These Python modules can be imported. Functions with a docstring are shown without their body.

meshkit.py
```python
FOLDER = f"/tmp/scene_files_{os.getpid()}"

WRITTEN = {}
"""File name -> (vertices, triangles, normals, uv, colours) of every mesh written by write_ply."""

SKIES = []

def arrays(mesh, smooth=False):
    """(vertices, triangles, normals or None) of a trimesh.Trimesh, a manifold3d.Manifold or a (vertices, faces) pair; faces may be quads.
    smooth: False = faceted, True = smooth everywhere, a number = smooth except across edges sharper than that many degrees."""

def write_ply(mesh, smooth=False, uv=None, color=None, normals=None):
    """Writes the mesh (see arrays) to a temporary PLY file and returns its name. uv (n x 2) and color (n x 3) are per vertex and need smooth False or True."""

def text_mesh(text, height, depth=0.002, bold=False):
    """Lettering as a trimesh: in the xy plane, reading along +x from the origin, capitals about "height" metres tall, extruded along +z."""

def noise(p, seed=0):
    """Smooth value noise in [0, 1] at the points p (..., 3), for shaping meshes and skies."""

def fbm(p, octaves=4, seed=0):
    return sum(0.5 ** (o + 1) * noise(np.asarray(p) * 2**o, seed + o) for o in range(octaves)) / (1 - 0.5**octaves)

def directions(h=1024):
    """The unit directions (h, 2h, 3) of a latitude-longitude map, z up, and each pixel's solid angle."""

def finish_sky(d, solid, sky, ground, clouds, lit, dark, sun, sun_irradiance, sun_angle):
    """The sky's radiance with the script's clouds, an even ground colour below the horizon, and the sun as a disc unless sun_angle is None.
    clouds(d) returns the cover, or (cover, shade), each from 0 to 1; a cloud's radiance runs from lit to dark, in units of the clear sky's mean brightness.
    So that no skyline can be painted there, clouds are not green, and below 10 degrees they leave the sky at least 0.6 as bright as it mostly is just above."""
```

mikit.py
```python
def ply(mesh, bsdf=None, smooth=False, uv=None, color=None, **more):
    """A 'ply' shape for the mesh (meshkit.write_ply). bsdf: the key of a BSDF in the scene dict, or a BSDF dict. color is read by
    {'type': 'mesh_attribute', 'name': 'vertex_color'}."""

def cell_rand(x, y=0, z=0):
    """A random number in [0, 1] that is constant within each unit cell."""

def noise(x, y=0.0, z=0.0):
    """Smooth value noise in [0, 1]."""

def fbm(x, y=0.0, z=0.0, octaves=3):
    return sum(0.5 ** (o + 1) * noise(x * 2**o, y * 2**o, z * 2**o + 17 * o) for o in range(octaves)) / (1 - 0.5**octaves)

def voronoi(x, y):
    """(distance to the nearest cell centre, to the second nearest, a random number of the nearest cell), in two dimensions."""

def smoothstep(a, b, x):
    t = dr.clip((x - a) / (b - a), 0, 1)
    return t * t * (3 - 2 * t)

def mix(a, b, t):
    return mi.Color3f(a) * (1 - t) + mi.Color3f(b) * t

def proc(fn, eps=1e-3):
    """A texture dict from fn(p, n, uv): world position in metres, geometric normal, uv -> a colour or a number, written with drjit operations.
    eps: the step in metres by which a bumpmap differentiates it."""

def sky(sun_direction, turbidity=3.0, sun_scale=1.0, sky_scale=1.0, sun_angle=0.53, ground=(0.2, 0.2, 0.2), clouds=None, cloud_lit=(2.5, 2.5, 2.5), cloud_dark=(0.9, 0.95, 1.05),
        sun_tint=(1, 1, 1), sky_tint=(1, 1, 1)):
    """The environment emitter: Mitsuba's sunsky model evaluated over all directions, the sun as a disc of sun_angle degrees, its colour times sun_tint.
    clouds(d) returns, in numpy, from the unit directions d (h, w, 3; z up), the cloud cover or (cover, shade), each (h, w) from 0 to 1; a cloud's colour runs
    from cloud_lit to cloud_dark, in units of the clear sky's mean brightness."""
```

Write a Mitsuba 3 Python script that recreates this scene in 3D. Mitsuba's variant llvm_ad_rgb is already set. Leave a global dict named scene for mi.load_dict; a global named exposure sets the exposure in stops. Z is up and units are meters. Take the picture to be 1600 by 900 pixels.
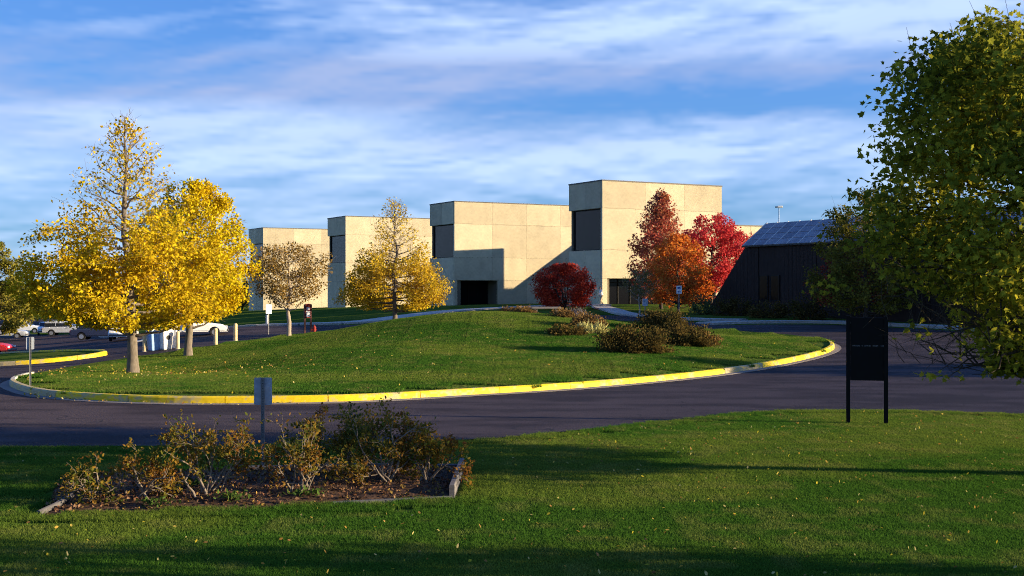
import math, random
import numpy as np, trimesh, mitsuba as mi, drjit as dr
import shapely, shapely.geometry as sg
from scipy.interpolate import RBFInterpolator
from scipy.spatial import Delaunay
import manifold3d as m3
import mikit, meshkit
from mikit import proc, fbm, noise, smoothstep, mix, voronoi, cell_rand
T = mi.ScalarTransform4f

# ------------------------------------------------------------------ camera, sky, exposure
EYE = 3.5            # the photographer stands on a bank above the drive
F = 1900.0           # focal length in pixels of a 1600 px wide picture
SUN_AZ, SUN_EL = math.radians(9.0), math.radians(10.5)   # sun low on the right, a little behind the camera
SUN = (math.cos(SUN_AZ) * math.cos(SUN_EL), -math.sin(SUN_AZ) * math.cos(SUN_EL), math.sin(SUN_EL))
exposure = 3.3

def clouds(d):
    x, y, z = d[..., 0], d[..., 1], d[..., 2]
    az = np.degrees(np.arctan2(x, y)); el = np.degrees(np.arcsin(np.clip(z, -1, 1)))
    w1 = meshkit.fbm(np.stack([az * 0.09, el * 0.22, 0 * az + 3.1], -1), 3, 5) - 0.5
    tilt = el - 0.10 * az + 1.8 * w1
    n1 = meshkit.fbm(np.stack([az * 0.085 + 2, tilt * 0.42, 0 * az], -1), 4, 11)
    n2 = meshkit.fbm(np.stack([az * 0.22, tilt * 1.55 + w1 * 3, 0 * az + 7], -1), 4, 23)
    n3 = meshkit.fbm(np.stack([az * 0.5 + w1 * 5, tilt * 3.6, 0 * az + 1], -1), 4, 31)
    g = lambda c, s, v: np.exp(-((v - c) / s) ** 2)
    high = g(10.8 + 0.10 * az, 2.6, el)                      # the broad veil high up
    gap = g(8.5, 0.75, el) * np.clip((az + 4) / 8, 0, 1)         # clear blue gap to the right
    gap2 = g(12.6, 2.2, el) * np.clip((-az - 8) / 8, 0, 1)       # clear blue at the upper left
    low = g(6.3, 1.5, el) + 0.7 * g(2.0, 2.6, el)
    c = -0.45 * np.clip((el - 14) / 12, 0, 1) + 0.50 * high + 0.42 * low + 0.30 + 1.0 * (n1 - 0.5) + 0.8 * (n2 - 0.5) + 0.75 * (n3 - 0.5) - 0.75 * gap - 0.6 * gap2
    cover = np.clip(c, 0, 1) ** 1.2 * 0.92
    shade = np.clip(1.1 * g(9.4 - 0.02 * az, 1.3, el) + 0.8 * (0.52 - n1) + 0.35, 0, 1) * np.clip(el / 7, 0.15, 1)
    return cover, shade

scene = {
    "type": "scene",
    "camera": {"type": "perspective", "fov": math.degrees(2 * math.atan(800 / F)), "fov_axis": "x", "near_clip": 0.5, "far_clip": 6000.0,
               "to_world": T().look_at(origin=[0, 0, EYE], target=[0, 100, EYE], up=[0, 0, 1])},
    "sky": mikit.sky(SUN, turbidity=2.6, sun_scale=1.0, sky_scale=0.64, sun_angle=0.53, clouds=clouds, cloud_lit=(2.35, 3.05, 4.3), cloud_dark=(1.35, 1.75, 2.85),
                     sun_tint=(0.98, 1.27, 2.2), sky_tint=(0.40, 0.75, 1.62), ground=(0.06, 0.08, 0.04)),
}
labels = {}

# ------------------------------------------------------------------ helpers
def bsdf(name, d):
    scene[name] = d
    return name

def rgb(*c):
    return {"type": "rgb", "value": list(c)}

def princ(name, color, rough=0.7, **k):
    col = color if isinstance(color, dict) else rgb(*color)
    return bsdf(name, {"type": "twosided", "b": {"type": "principled", "base_color": col, "roughness": rough, "specular": k.pop("specular", 0.3), **k}})

def num(key):
    if key not in scene and key not in labels:
        return key
    i = 1
    while f"{key}_{i:03d}" in scene or f"{key}_{i:03d}" in labels:
        i += 1
    return f"{key}_{i:03d}"

def struct(name, mesh, mat, smooth=False, label=None, **k):
    scene[name] = mikit.ply(mesh, mat, smooth, **k)
    labels[name] = {"label": label or name.replace("_", " "), "kind": "structure"}
    return name

def thing(name, label, cat, group=None):
    key = num(name)
    labels[key] = {"label": label, "category": cat}
    if group: labels[key]["group"] = group
    return key

def obj(name, mesh, mat, parent, smooth=False, label=None, stuff=False, **k):
    key = num(parent + "__" + name)
    scene[key] = mikit.ply(mesh, mat, smooth, **k)
    if label or stuff:
        labels[key] = {}
        if label: labels[key]["label"] = label
        if stuff: labels[key]["kind"] = "stuff"
    return key

def P(px, py, D):
    return np.array([(px - 800) / F * D, D, EYE + (450 - py) / F * D])

def cat(*ms):
    ms = [m for m in ms if m is not None]
    return trimesh.util.concatenate(ms)

def box(x0, x1, y0, y1, z0, z1):
    m = trimesh.creation.box((x1 - x0, y1 - y0, z1 - z0)); m.apply_translation(((x0 + x1) / 2, (y0 + y1) / 2, (z0 + z1) / 2))
    return m

def rbox(sx, sy, sz, r=0.02, seg=8):
    s = m3.Manifold.sphere(r, seg)
    pts = [s.translate((a * (sx / 2 - r), b * (sy / 2 - r), c * (sz / 2 - r))) for a in (-1, 1) for b in (-1, 1) for c in (-1, 1)]
    return tm(m3.Manifold.batch_hull(pts))

def tm(man):
    v, f, _ = meshkit.arrays(man)
    return trimesh.Trimesh(v, f, process=False)

def cyl(r, h, seg=16, r2=None):
    return tm(m3.Manifold.cylinder(h, r, r if r2 is None else r2, seg))

def frame(origin, ex, ey):
    """mesh in local (x along ex, y along ey, z up) to world"""
    M = np.eye(4); M[:2, 0] = ex; M[:2, 1] = ey; M[:3, 3] = origin
    return M

def put(m, M):
    m = m.copy(); m.apply_transform(M)
    if np.linalg.det(M[:3, :3]) < 0 and False: m.invert()
    return m

def rotz(a, o=(0, 0, 0)):
    M = np.eye(4); c, s = math.cos(a), math.sin(a); M[:2, :2] = [[c, -s], [s, c]]; M[:3, 3] = o
    return M

class Tubes:
    def __init__(self, sides=6): self.v, self.f, self.n, self.s = [], [], 0, sides
    def add(self, pts, radii):
        v, f = tube(pts, radii, self.s)
        self.v.append(v); self.f.append(f + self.n); self.n += len(v)
    def mesh(self): return trimesh.Trimesh(np.vstack(self.v), np.vstack(self.f), process=False)

def tube(pts, radii, sides=6):
    p = np.asarray(pts, float); radii = np.broadcast_to(radii, (len(p),))
    t = np.gradient(p, axis=0); t /= np.linalg.norm(t, axis=1, keepdims=True) + 1e-9
    ref = np.array([0, 0, 1.0]) if abs(t[:, 2]).mean() < 0.8 else np.array([1.0, 0, 0])
    a = np.cross(t, ref); a /= np.linalg.norm(a, axis=1, keepdims=True) + 1e-9
    b = np.cross(t, a); ang = np.arange(sides) * 2 * np.pi / sides
    v = p[:, None] + radii[:, None, None] * (np.cos(ang)[None, :, None] * a[:, None] + np.sin(ang)[None, :, None] * b[:, None])
    n = len(p); v = v.reshape(-1, 3)
    i, j = np.meshgrid(np.arange(n - 1), np.arange(sides), indexing="ij")
    q0, q1 = i * sides + j, i * sides + (j + 1) % sides
    q2, q3 = q1 + sides, q0 + sides
    f = np.vstack([np.stack([q0, q2, q1], -1).reshape(-1, 3), np.stack([q0, q3, q2], -1).reshape(-1, 3)])
    v = np.vstack([v, p[0], p[-1]]); c0, c1 = len(v) - 2, len(v) - 1
    jj = np.arange(sides)
    f = np.vstack([f, np.stack([jj * 0 + c0, jj, (jj + 1) % sides], -1), np.stack([jj * 0 + c1, (n - 1) * sides + (jj + 1) % sides, (n - 1) * sides + jj], -1)])
    return v, f

# ------------------------------------------------------------------ terrain
ctrl = []
def C(px, py, D): ctrl.append(tuple(P(px, py, D)))
def CZ(x, y, z): ctrl.append((x, y, z))
for x in (-24, -12, 0, 12, 24):
    for y in (14.5, 19, 24, 30): CZ(x, y, 0.0)
    CZ(x, 9, 0.55); CZ(x, 4, 1.5); CZ(x, -4, 2.2); CZ(x, -20, 2.2)
for x, y in ((-20, 36), (-10, 36), (0, 36), (10, 36), (20, 36), (-18, 43), (0, 46), (12, 46), (-30, 30), (30, 30)): CZ(x, y, 0.0)
for a in ((369, 541, 66), (250, 548, 66), (300, 533, 80), (120, 568, 62), (6, 553, 90), (16, 528, 130), (40, 516, 170), (-200, 540, 120), (-200, 510, 200),
          (1300, 552, 57), (1130, 507, 80), (1230, 506, 80), (1315, 507, 79), (1500, 514, 72), (1600, 530, 66), (1600, 583, 48), (1900, 540, 60), (1400, 545, 58),
          (380, 512, 92), (560, 508, 95), (450, 520, 86), (941, 476.5, 118), (1040, 480, 113), (1130, 486, 105), (710, 477, 148), (840, 475, 150), (540, 480, 178), (411, 484, 212),
          (620, 497, 104), (700, 487, 112), (800, 484, 108), (900, 487, 98), (1010, 491, 96), (480, 497, 125), (300, 495, 180), (1250, 490, 100), (1400, 490, 92), (1600, 495, 90)): C(*a)
for x, y in ((-150, 260), (0, 300), (150, 260), (-250, 100), (200, 100), (150, 40), (-120, 20), (120, -20), (-120, -40)): CZ(x, y, {(-150, 260): -3, (0, 300): -1, (150, 260): 1}.get((x, y), 0.3))
ctrl = np.array(ctrl)
_rbf = RBFInterpolator(ctrl[:, :2], ctrl[:, 2], kernel="thin_plate_spline", smoothing=2.0)

def Zb(x, y):
    x, y = np.broadcast_arrays(np.asarray(x, float), np.asarray(y, float))
    q = np.stack([x.ravel(), y.ravel()], -1)
    lim = np.clip(q, (-260, -40), (220, 310))
    z = _rbf(lim)
    d = np.hypot(q[:, 0], q[:, 1])
    k = np.clip((d - 240) / 260, 0, 1); k = k * k * (3 - 2 * k)
    return (z * (1 - k) + (-4.0) * k).reshape(x.shape)

def unproj(px, py, Z=Zb, D0=9.0, D1=260.0):
    D = np.geomspace(D0, D1, 900)
    r = P(px, py, 1.0) - np.array([0, 0, EYE])
    h = EYE + r[2] * D - Z(r[0] * D, D)
    i = np.nonzero(h < 0)[0]
    i = i[0] if len(i) else len(D) - 1
    t = h[i - 1] / (h[i - 1] - h[i]) if i > 0 and h[i] < 0 else 0
    d = D[i - 1] + t * (D[i] - D[i - 1])
    return np.array([r[0] * d, d, float(Z(r[0] * d, d))])

def smooth_line(pts, n=200, closed=False):
    pts = np.asarray(pts, float)
    if closed: pts = np.vstack([pts, pts[:1]])
    s = np.concatenate([[0], np.cumsum(np.linalg.norm(np.diff(pts, axis=0), axis=1))])
    from scipy.interpolate import CubicSpline, PchipInterpolator
    cs = CubicSpline(s, pts, bc_type="periodic") if closed else PchipInterpolator(s, pts)
    return cs(np.linspace(0, s[-1], n, endpoint=not closed))

# island: front edge from the picture, back edge in plan
front = [unproj(*q)[:2] for q in ((16, 604), (34, 613), (70, 621), (140, 627), (270, 632), (400, 632), (550, 629), (700, 621), (850, 612), (1000, 600), (1120, 587), (1220, 571), (1280, 557))]
tip = [unproj(1302, 547)[:2]]
back = [unproj(*q)[:2] for q in ((1288, 536), (1240, 528), (1185, 523), (1120, 519))] + [np.array((6.0, 84.0)), np.array((-4.0, 84.0))] + \
       [unproj(*q)[:2] for q in ((470, 527), (380, 537), (290, 551), (200, 564), (100, 580), (40, 592))]
isl_line = smooth_line(front + tip + back, 420, True)
ISL = sg.Polygon(isl_line).buffer(0)
bpts = isl_line[::6]
ic = [(x, y, z) for (x, y), z in zip(bpts, Zb(bpts[:, 0], bpts[:, 1]) + 0.2)]
for a in ((760, 489, 66), (700, 493, 66), (617, 501, 72), (840, 491, 68), (900, 497, 66), (990, 548, 53), (900, 548, 53), (1100, 545, 56), (1050, 515, 64), (1200, 545, 57), (800, 560, 49), (700, 555, 50),
          (560, 560, 50), (560, 527, 60), (451, 528, 71), (300, 556, 60), (300, 585, 50), (208, 584, 49), (1150, 525, 68), (1000, 575, 46.5), (400, 560, 54)):
    ic.append(tuple(P(*a)))
ic = np.array(ic)
_irbf = RBFInterpolator(ic[:, :2], ic[:, 2], kernel="thin_plate_spline", smoothing=0.4)

def Zi(x, y):
    x, y = np.broadcast_arrays(np.asarray(x, float), np.asarray(y, float))
    return _irbf(np.stack([x.ravel(), y.ravel()], -1)).reshape(x.shape)

def Z(x, y):
    x, y = np.broadcast_arrays(np.asarray(x, float), np.asarray(y, float))
    ins = shapely.contains_xy(ISL, x, y)
    z = Zb(x, y)
    if ins.any():
        z = np.array(z); z[ins] = Zi(x[ins], y[ins])
    return z

def on(px, py, D=None):
    """point of the ground under a pixel, or under pixel column px at distance D"""
    if D is None: return unproj(px, py, Z)
    x = (px - 800) / F * D
    return np.array([x, D, float(Z(x, D))])

def fill(poly, step, zfn, dz=0.0, seed=0):
    """fine triangulation of a shapely polygon, draped"""
    poly = poly.buffer(0)
    rng = np.random.default_rng(seed)
    rings = [poly.exterior] + list(poly.interiors)
    bp = []
    for r in rings:
        n = max(8, int(r.length / step)); bp += [r.interpolate(i / n, normalized=True).coords[0] for i in range(n)]
    bp = np.array(bp)
    x0, y0, x1, y1 = poly.bounds
    gx, gy = np.meshgrid(np.arange(x0, x1, step), np.arange(y0, y1, step))
    g = np.stack([gx.ravel(), gy.ravel()], -1) + rng.uniform(-.2, .2, (gx.size, 2)) * step
    g = g[shapely.contains_xy(poly.buffer(-0.45 * step), g[:, 0], g[:, 1])]
    p = np.vstack([bp, g])
    tri = Delaunay(p).simplices
    c = p[tri].mean(1)
    tri = tri[shapely.contains_xy(poly, c[:, 0], c[:, 1])]
    a, b, cc = p[tri[:, 0]], p[tri[:, 1]], p[tri[:, 2]]
    area = (b[:, 0] - a[:, 0]) * (cc[:, 1] - a[:, 1]) - (b[:, 1] - a[:, 1]) * (cc[:, 0] - a[:, 0])
    tri = np.where(area[:, None] < 0, tri[:, ::-1], tri)[np.abs(area) > 1e-6]
    return trimesh.Trimesh(np.column_stack([p, zfn(p[:, 0], p[:, 1]) + dz]), tri, process=False)

# the asphalt: drive round the island, lot to the left
near_edge = [unproj(*q)[:2] for q in ((-250, 705), (0, 700), (200, 699), (420, 698), (600, 694), (760, 687), (920, 672), (1080, 655), (1230, 643), (1400, 643), (1600, 649), (1900, 660))]
far_edge = [np.array(q) for q in ((42, 66))] if False else [np.array((44.0, 63.0)), unproj(1600, 527)[:2], unproj(1400, 513)[:2], unproj(1315, 508.5)[:2], unproj(1230, 507.5)[:2], unproj(1120, 509)[:2]] + \
           [np.array((10.0, 92.0)), np.array((0.0, 96.0)), unproj(560, 508)[:2], unproj(470, 509)[:2], unproj(380, 511)[:2], np.array((-40.0, 118.0)), np.array((-62.0, 150.0)), np.array((-80.0, 215.0)), np.array((-130.0, 215.0)), np.array((-120.0, 100.0)), np.array((-60.0, 45.0))]
ROAD = sg.Polygon([tuple(p) for p in smooth_line(near_edge, 120)] + [tuple(p) for p in far_edge]).buffer(0)
LOTISL_LINE = smooth_line([on(q[0], q[1])[:2] for q in ((-120, 577), (0, 573), (60, 569), (120, 563), (162, 557), (166, 554), (150, 552), (80, 553), (0, 556), (-120, 560))], 120, True)
LOTISL = sg.Polygon(LOTISL_LINE).buffer(0)
asph = ROAD.difference(ISL.buffer(-0.5)).difference(LOTISL.buffer(-0.4))

def c3(c): return mi.Color3f(*c)

def grass_col(p, n, uv):
    a = fbm(p.x * 0.35, p.y * 0.35, 0.0, 3); b = noise(p.x * 3.1, p.y * 3.1, 2.0); d = noise(p.x * 21.0, p.y * 21.0, 0.0)
    col = mix((0.050, 0.105, 0.016), (0.105, 0.150, 0.026), smoothstep(0.3, 0.7, a))
    col = mix(col, (0.150, 0.150, 0.040), 0.55 * smoothstep(0.55, 0.85, b))
    return col * (0.55 + 0.9 * d)
bsdf("mat_ground", {"type": "twosided", "b": {"type": "bumpmap", "arbitrary": proc(lambda p, n, uv: fbm(p.x * 9.0, p.y * 9.0, 0.0, 3) * 0.06, 0.01), "b": {"type": "diffuse", "reflectance": proc(grass_col)}}})
if True:
    d_ = scene["mat_ground"]["b"]; d_["tex"] = d_.pop("arbitrary")

def asphalt(p, n, uv):
    a = noise(p.x * 55.0, p.y * 55.0, 0.0); b = fbm(p.x * 0.5, p.y * 1.3, 3.0, 3); g = noise(p.x * 240.0, p.y * 240.0, 0.0)
    v, w, k = voronoi(p.x * 0.23 + fbm(p.x, p.y, 0.0, 2) * 0.4, p.y * 0.23)
    crack = 1 - smoothstep(0.004, 0.016, w - v)
    col = mix((0.026, 0.019, 0.021), (0.054, 0.041, 0.045), smoothstep(0.25, 0.75, b)) * (0.55 + 0.5 * a + 0.4 * g)
    return mix(col, (0.022, 0.020, 0.022), crack * 0.75)
bsdf("mat_asphalt", {"type": "twosided", "b": {"type": "bumpmap", "tex": proc(lambda p, n, uv: noise(p.x * 60.0, p.y * 60.0, 0.0) * 0.012, 0.004), "b": {"type": "principled", "base_color": proc(asphalt), "roughness": 0.75, "specular": 0.35}}})

def concrete_fn(base, joint=0.0):
    def fn(p, n, uv):
        a = fbm(p.x * 0.8, p.y * 0.8, p.z * 0.8, 3); b = noise(p.x * 14, p.y * 14, p.z * 14); c = noise(p.x * 1.6, p.y * 1.6, p.z * 0.25)
        e = noise(p.x * 4.5, p.y * 4.5, p.z * 4.5)
        return mi.Color3f(*base) * (0.70 + 0.24 * a + 0.16 * b + 0.12 * c + 0.14 * e)
    return fn
princ("mat_concrete_wall", proc(concrete_fn((0.50, 0.425, 0.28))), 0.85)
princ("mat_concrete_wall_b", proc(concrete_fn((0.455, 0.385, 0.255))), 0.85)
princ("mat_concrete_wall_c", proc(concrete_fn((0.54, 0.46, 0.305))), 0.85)
princ("mat_joint", (0.16, 0.135, 0.09), 0.9)
princ("mat_pavement", proc(concrete_fn((0.36, 0.34, 0.31))), 0.85)
princ("mat_coping", (0.12, 0.11, 0.10), 0.6)
princ("mat_dark_glass", (0.006, 0.006, 0.008), 0.12, specular=0.12)
princ("mat_mullion", (0.012, 0.011, 0.011), 0.5, specular=0.15)

# ground sheet: fine near, coarse far
def axis(fine0, fine1, step, far0, far1):
    a = np.arange(fine0, fine1 + 1e-6, step)
    lo = fine0 - np.geomspace(step * 1.5, fine0 - far0, 34)[::-1]; hi = fine1 + np.geomspace(step * 1.5, far1 - fine1, 34)
    return np.concatenate([lo, a, hi])
gx, gy = axis(-46, 46, 0.6, -4500, 4500), axis(2, 100, 0.6, -1500, 5200)
X, Y = np.meshgrid(gx, gy)
Zg = Zb(X, Y)
core_ = ROAD.buffer(-0.9)
shapely.prepare(core_)
ins = shapely.contains_xy(core_, X, Y)
Zg = Zg - 0.3 * ins
BED_PX = [(62, 806), (300, 797), (520, 789), (706, 780), (722, 735), (560, 734), (380, 738), (200, 742), (96, 748)]
BED = sg.Polygon([tuple(unproj(*q)[:2]) for q in BED_PX]).buffer(0)
nx, ny = len(gx), len(gy)
ii, jj = np.meshgrid(np.arange(ny - 1), np.arange(nx - 1), indexing="ij")
q = (ii * nx + jj).ravel()
gf = np.vstack([np.stack([q, q + 1, q + nx + 1], -1), np.stack([q, q + nx + 1, q + nx], -1)])
struct("ground", trimesh.Trimesh(np.stack([X, Y, Zg], -1).reshape(-1, 3), gf, process=False), "mat_ground", True, "mown grass ground rolling out to the horizon")
struct("drive", fill(asph, 1.0, Zb, 0.03, 1), "mat_asphalt", True, "dark asphalt drive curving round the grass island")
struct("island", fill(ISL.buffer(-0.12), 0.8, Zi, -0.02, 2), "mat_ground", True, "mounded mown grass island inside the drive")
struct("lot_island", fill(LOTISL.buffer(-0.1), 0.8, Zb, 0.16, 3), "mat_ground", True, "narrow grass strip in the parking lot")

# ------------------------------------------------------------------ kerbs and pavements
def kerb_col(base, worn, amount):
    def fn(p, n, uv):
        a = fbm(p.x * 2.2, p.y * 2.2, p.z * 2.2, 3); b = noise(p.x * 12, p.y * 12, p.z * 12); e = noise(p.x * 1.1, p.y * 1.1, 5.0)
        t = smoothstep(1 - amount - 0.1, 1 - amount + 0.1, 0.6 * a + 0.25 * b + 0.15 * e + 0.12)
        return mix(base, worn, t) * (0.85 + 0.25 * b)
    return fn
princ("mat_kerb_yellow", proc(kerb_col((0.86, 0.60, 0.012), (0.50, 0.40, 0.18), 0.30)), 0.6)
princ("mat_kerb_worn", proc(kerb_col((0.78, 0.52, 0.03), (0.44, 0.36, 0.20), 0.50)), 0.7)
princ("mat_kerb_plain", proc(concrete_fn((0.40, 0.37, 0.32))), 0.85)
princ("mat_gutter", proc(concrete_fn((0.19, 0.17, 0.155))), 0.85)

def sweep(line, zfn, prof, closed=False):
    """sweep a profile (offset to the left of the line, height) along a plan line, draped"""
    line = np.asarray(line, float)
    t = np.gradient(line, axis=0)
    if closed: t = np.roll(line, -1, 0) - np.roll(line, 1, 0)
    t /= np.linalg.norm(t, axis=1, keepdims=True) + 1e-9
    nrm = np.stack([-t[:, 1], t[:, 0]], -1)
    z = zfn(line[:, 0], line[:, 1])
    k, n = len(prof), len(line)
    v = np.stack([np.column_stack([line + nrm * o, z + h]) for o, h in prof], 1).reshape(-1, 3)
    i, j = np.meshgrid(np.arange(n if closed else n - 1), np.arange(k), indexing="ij")
    i2, j2 = (i + 1) % n, (j + 1) % k
    a, b, c, d = i * k + j, i * k + j2, i2 * k + j2, i2 * k + j
    f = np.vstack([np.stack([a, b, c], -1).reshape(-1, 3), np.stack([a, c, d], -1).reshape(-1, 3)])
    if not closed:
        f = np.vstack([f] + [np.array([[0, m, m + 1] for m in range(1, k - 1)])[:, ::-1]] + [np.array([[(n - 1) * k, (n - 1) * k + m, (n - 1) * k + m + 1] for m in range(1, k - 1)])])
    m = trimesh.Trimesh(v, f, process=False); m.fix_normals()
    return m
KP = [(-0.04, -0.1), (-0.02, 0.20), (0.02, 0.245), (0.16, 0.25), (0.18, -0.1)]
KP_LOW = [(-0.04, -0.1), (-0.02, 0.09), (0.02, 0.115), (0.16, 0.12), (0.18, -0.1)]
labels["kerb"] = {"label": "concrete kerb round the grass island, painted yellow in front", "kind": "structure"}
ring = isl_line
L = np.linalg.norm(np.roll(ring, -1, 0) - ring, axis=1); s = np.concatenate([[0], np.cumsum(L)])
ringc = np.vstack([ring, ring[:1]])
nseg = int(s[-1] / 3.0)
for k in range(nseg):
    ss = np.linspace(s[-1] * k / nseg + 0.012, s[-1] * (k + 1) / nseg - 0.012, 7)
    ln = np.stack([np.interp(ss, s, ringc[:, 0]), np.interp(ss, s, ringc[:, 1])], -1)
    mx, my = ln.mean(0); pxm = 800 + F * mx / my; frontside = k / nseg < len(front) / (len(front + tip + back)) + 0.09 and my < 62
    mat = "mat_kerb_plain"
    if frontside: mat = "mat_kerb_worn" if (pxm < 130 or 1105 < pxm < 1215) else "mat_kerb_yellow"
    obj("segment", sweep(ln, Zb, KP if my < 50 or frontside else KP_LOW), mat, "kerb")
struct("gutter", sweep(ring, Zb, [(-0.34, -0.05), (-0.34, 0.042), (-0.03, 0.05), (-0.03, -0.05)], True), "mat_gutter", False, "pale concrete gutter at the foot of the island kerb")
labels["lot_kerb"] = {"label": "kerb of the narrow strip in the parking lot, its end painted yellow", "kind": "structure"}
lr = np.vstack([LOTISL_LINE, LOTISL_LINE[:1]]); ls = np.concatenate([[0], np.cumsum(np.linalg.norm(np.diff(lr, axis=0), axis=1))])
for k in range(int(ls[-1] / 3)):
    n_ = int(ls[-1] / 3)
    ss = np.linspace(ls[-1] * k / n_ + 0.012, ls[-1] * (k + 1) / n_ - 0.012, 6)
    ln = np.stack([np.interp(ss, ls, lr[:, 0]), np.interp(ss, ls, lr[:, 1])], -1)
    pxm = 800 + F * ln.mean(0)[0] / ln.mean(0)[1]
    obj("segment", sweep(ln, Zb, KP), "mat_kerb_yellow" if pxm > 64 else "mat_kerb_worn", "lot_kerb")

def path(name, pts, w, label, dz=0.14, step=1.5, mat="mat_pavement"):
    """a pavement of separate slabs with recessed joints"""
    line = smooth_line(pts, 160)
    s = np.concatenate([[0], np.cumsum(np.linalg.norm(np.diff(line, axis=0), axis=1))])
    labels[name] = {"label": label, "kind": "structure"}
    n = int(s[-1] / step)
    for k in range(n):
        ss = np.linspace(s[-1] * k / n + 0.01, s[-1] * (k + 1) / n - 0.01, 3)
        ln = np.stack([np.interp(ss, s, line[:, 0]), np.interp(ss, s, line[:, 1])], -1)
        obj("slab", sweep(ln, Zb, [(-w / 2, -0.2), (-w / 2, dz), (w / 2, dz), (w / 2, -0.2)]), mat, name)
path("entrance_path", [(-38, 116), (-27, 99), unproj(470, 507.5)[:2], unproj(560, 504.5)[:2], unproj(640, 495)[:2], unproj(700, 488)[:2], unproj(760, 483.5)[:2], (3, 114), (9, 116)], 2.2, "pale concrete path climbing from the lot to the entrance", step=3.0)
path("right_pavement", [unproj(1100, 507)[:2], unproj(1180, 504.5)[:2], unproj(1250, 504)[:2], unproj(1315, 505)[:2], unproj(1400, 509)[:2], unproj(1600, 522)[:2]], 1.8, "pale pavement edge in front of the dark building", step=2.0)
path("shrub_path", [(16, 84), (11.5, 88), (8.5, 97), (8, 110)], 1.6, "concrete walk passing behind the island shrubs", step=2.0)

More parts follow.
